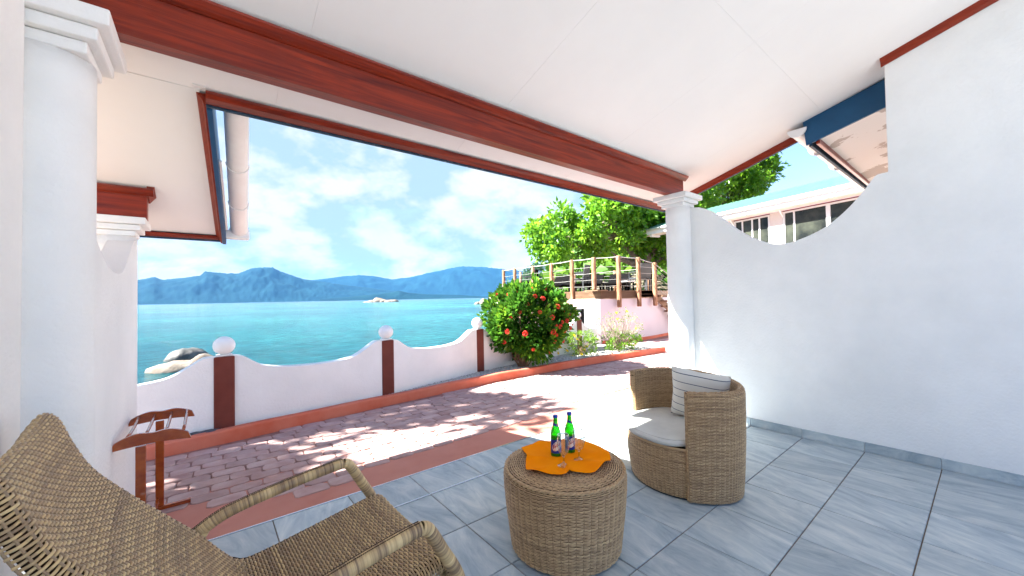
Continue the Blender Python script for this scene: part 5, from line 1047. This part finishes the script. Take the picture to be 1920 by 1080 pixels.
def wrapped(name, pts, r, pitch=.0062, hole_bars=False):
    """a tube wrapped in cane: a ribbed surface of thin coils"""
    P = np.array(smoothline(pts, 8)); s_ = np.r_[0, np.cumsum(np.linalg.norm(np.diff(P, axis=0), axis=1))]; nC_ = int(s_[-1] / pitch); sub = 3
    q = np.linspace(0, s_[-1], nC_ * sub + 1); C = np.stack([np.interp(q, s_, P[:, i]) for i in range(3)], -1); T = np.gradient(C, axis=0); T /= np.linalg.norm(T, axis=1, keepdims=True)
    ref = np.array([0, 1, 0.]); A_ = np.cross(T, ref); A_ /= np.linalg.norm(A_, axis=1, keepdims=True); B_ = np.cross(T, A_); na = 18; th = np.arange(na) / na * 6.28319
    rr_ = r * (1 + .055 * np.array([-.6, .7, .7])[np.arange(len(q)) % 3]); V = C[:, None] + rr_[:, None, None] * (A_[:, None] * np.cos(th)[None, :, None] + B_[:, None] * np.sin(th)[None, :, None])
    idx = np.arange(len(q) * na).reshape(len(q), na); nxt = np.roll(idx, -1, 1); Q = np.stack([idx[:-1], idx[1:], nxt[1:], nxt[:-1]], -1).reshape(-1, 4)
    coil = rng.random(nC_ + 1); grp = rng.random(nC_ // 7 + 2); tone = np.clip(.15 + .45 * coil[np.arange(len(q)) // sub % (nC_ + 1)] + .42 * grp[np.minimum(np.arange(len(q)) // (sub * 7), len(grp) - 1)], 0, 1)
    o = link(name, npmesh(name, V.reshape(-1, 3) - np.array([.2, 1.66, 0]), Q, np.repeat(tone, na)), M['wicker2'], lo); 
    if hole_bars:   # dark bars along the top, painted shade for holes between the coils
        up = np.array([0, 0, 1.]); k = np.arange(2, len(q) - 2, sub); b = MB()
        for i in k:
            n_ = up - T[i] * (up @ T[i]); n_ /= np.linalg.norm(n_); sd = np.cross(T[i], n_)
            for w_ in (-.006, .006): p = C[i] + n_ * (r * 1.03) + sd * w_; b.tube([p - T[i] * .0024, p - n_ * .0004, p + T[i] * .0024], [.0018, .0026, .0018], 4)
        b.build('arm_hole_bars', M['tan'], lo)
    return o
def W_(x, y, z): p = lw2(np.array(x), np.array(y), np.array(z)); return (float(p[0]), float(p[1]), float(p[2]))
for sy in (.385, -.385):
    wrapped('armrest', [W_(-.225, sy, .44), W_(-.10, sy, .500), W_(.12, sy, .535), W_(.30, sy, .553), W_(.372, sy, .556)], .0245, hole_bars=True)
    wrapped('front_leg', [W_(.372, sy, .556), W_(.405, sy, .535), W_(.46, sy, .44), W_(.53, sy, .31), W_(.565, sy, .16), W_(.575, sy, .0)], .0235)
    wrapped('rear_leg', [W_(-.18, sy, .46), W_(-.26, sy, .30), W_(-.36, sy, .0)], .0235)
wrapped('front_rail', [W_(.545, -.385, .25), W_(.545, 0, .25), W_(.545, .385, .25)], .018)
# ---- luggage rack
rk_ = empty('luggage_rack', (-.25, 3.27, 0), 'varnished red wooden luggage rack standing against the left wall', 'luggage rack')
def rboard(y, dx):
    xs_ = np.linspace(0, 1, 25); up = []; lo_ = []
    for t in xs_:
        z1 = .610 + .062 * math.sin(math.pi * min(1, t * 1.0)) ** .6 * (1 - .25 * math.exp(-((t - .5) / .14) ** 2)); z0 = .588 + .012 * math.sin(math.pi * t)
        up.append((-.395 + dx + .335 * t, z1 if 0 < t < 1 else z0 + .004)); lo_.append((-.395 + dx + .335 * t, z0))
    return MB().prism([(a, c) for a, c in lo_] + [(a, c) for a, c in up[::-1]], 1, y - .011, y + .011).build('top_board', M['rackwood'], rk_, bevel=.002)
for y, dx in ((2.98, -.01), (3.53, -.005)):
    rboard(y, dx)
    xp = -.285 + (.04 if y > 3.2 else .0); MB().box((xp - .0215, y - .010, .025), (xp + .0215, y + .010, .592)).build('leg', M['rackwood'], rk_, bevel=.002)
    MB().box((xp - .15, y - .016, .0), (xp + .16, y + .016, .024)).build('foot', M['rackwood'], rk_, bevel=.003)
    for t, xo in ((.30, -.32), (.66, -.2)): MB().lathe([(.007, 0), (.0, .001)], (xo, y - .0115, .63), 10).v and None
for xr in (-.345, -.27, -.185, -.105):
    MB().tube([(xr, 2.991, .640), (xr, 3.14, .632), (xr, 3.28, .630), (xr, 3.42, .632), (xr - .0, 3.519, .640)], .0085, 8).build('rod', M['rackwood'] if xr < -.3 else M['rackwood'], rk_, smooth=True)
MB().box((-.265, 2.992, .05), (-.245, 3.518, .085)).build('stretcher', M['rackwood'], rk_, bevel=.002)

# ------------------------------------------------------------------ haze
hz = MB().box((-9400, -9400, -3.2), (9900, 9900, 900)).build('haze', None) if False else None
me = bpy.data.meshes.new('haze'); b = MB().box((-9900, -9900, -6.0), (9990, 9990, 760)); me.from_pydata(b.v, [], b.f)
hm = bpy.data.materials.new('haze_air'); hm.use_nodes = True; t = hm.node_tree; t.nodes.clear(); oo = nd(t, 'ShaderNodeOutputMaterial'); pv = nd(t, 'ShaderNodeVolumePrincipled')
pv.inputs['Density'].default_value = 3.0e-5; pv.inputs['Color'].default_value = (0.15, 0.47, 1.0, 1); pv.inputs['Anisotropy'].default_value = 0.0
t.links.new(pv.outputs[0], oo.inputs['Volume']); o = link('haze', me, hm); tag(o, 'sea haze that fades the far mountains to blue', kind='stuff')
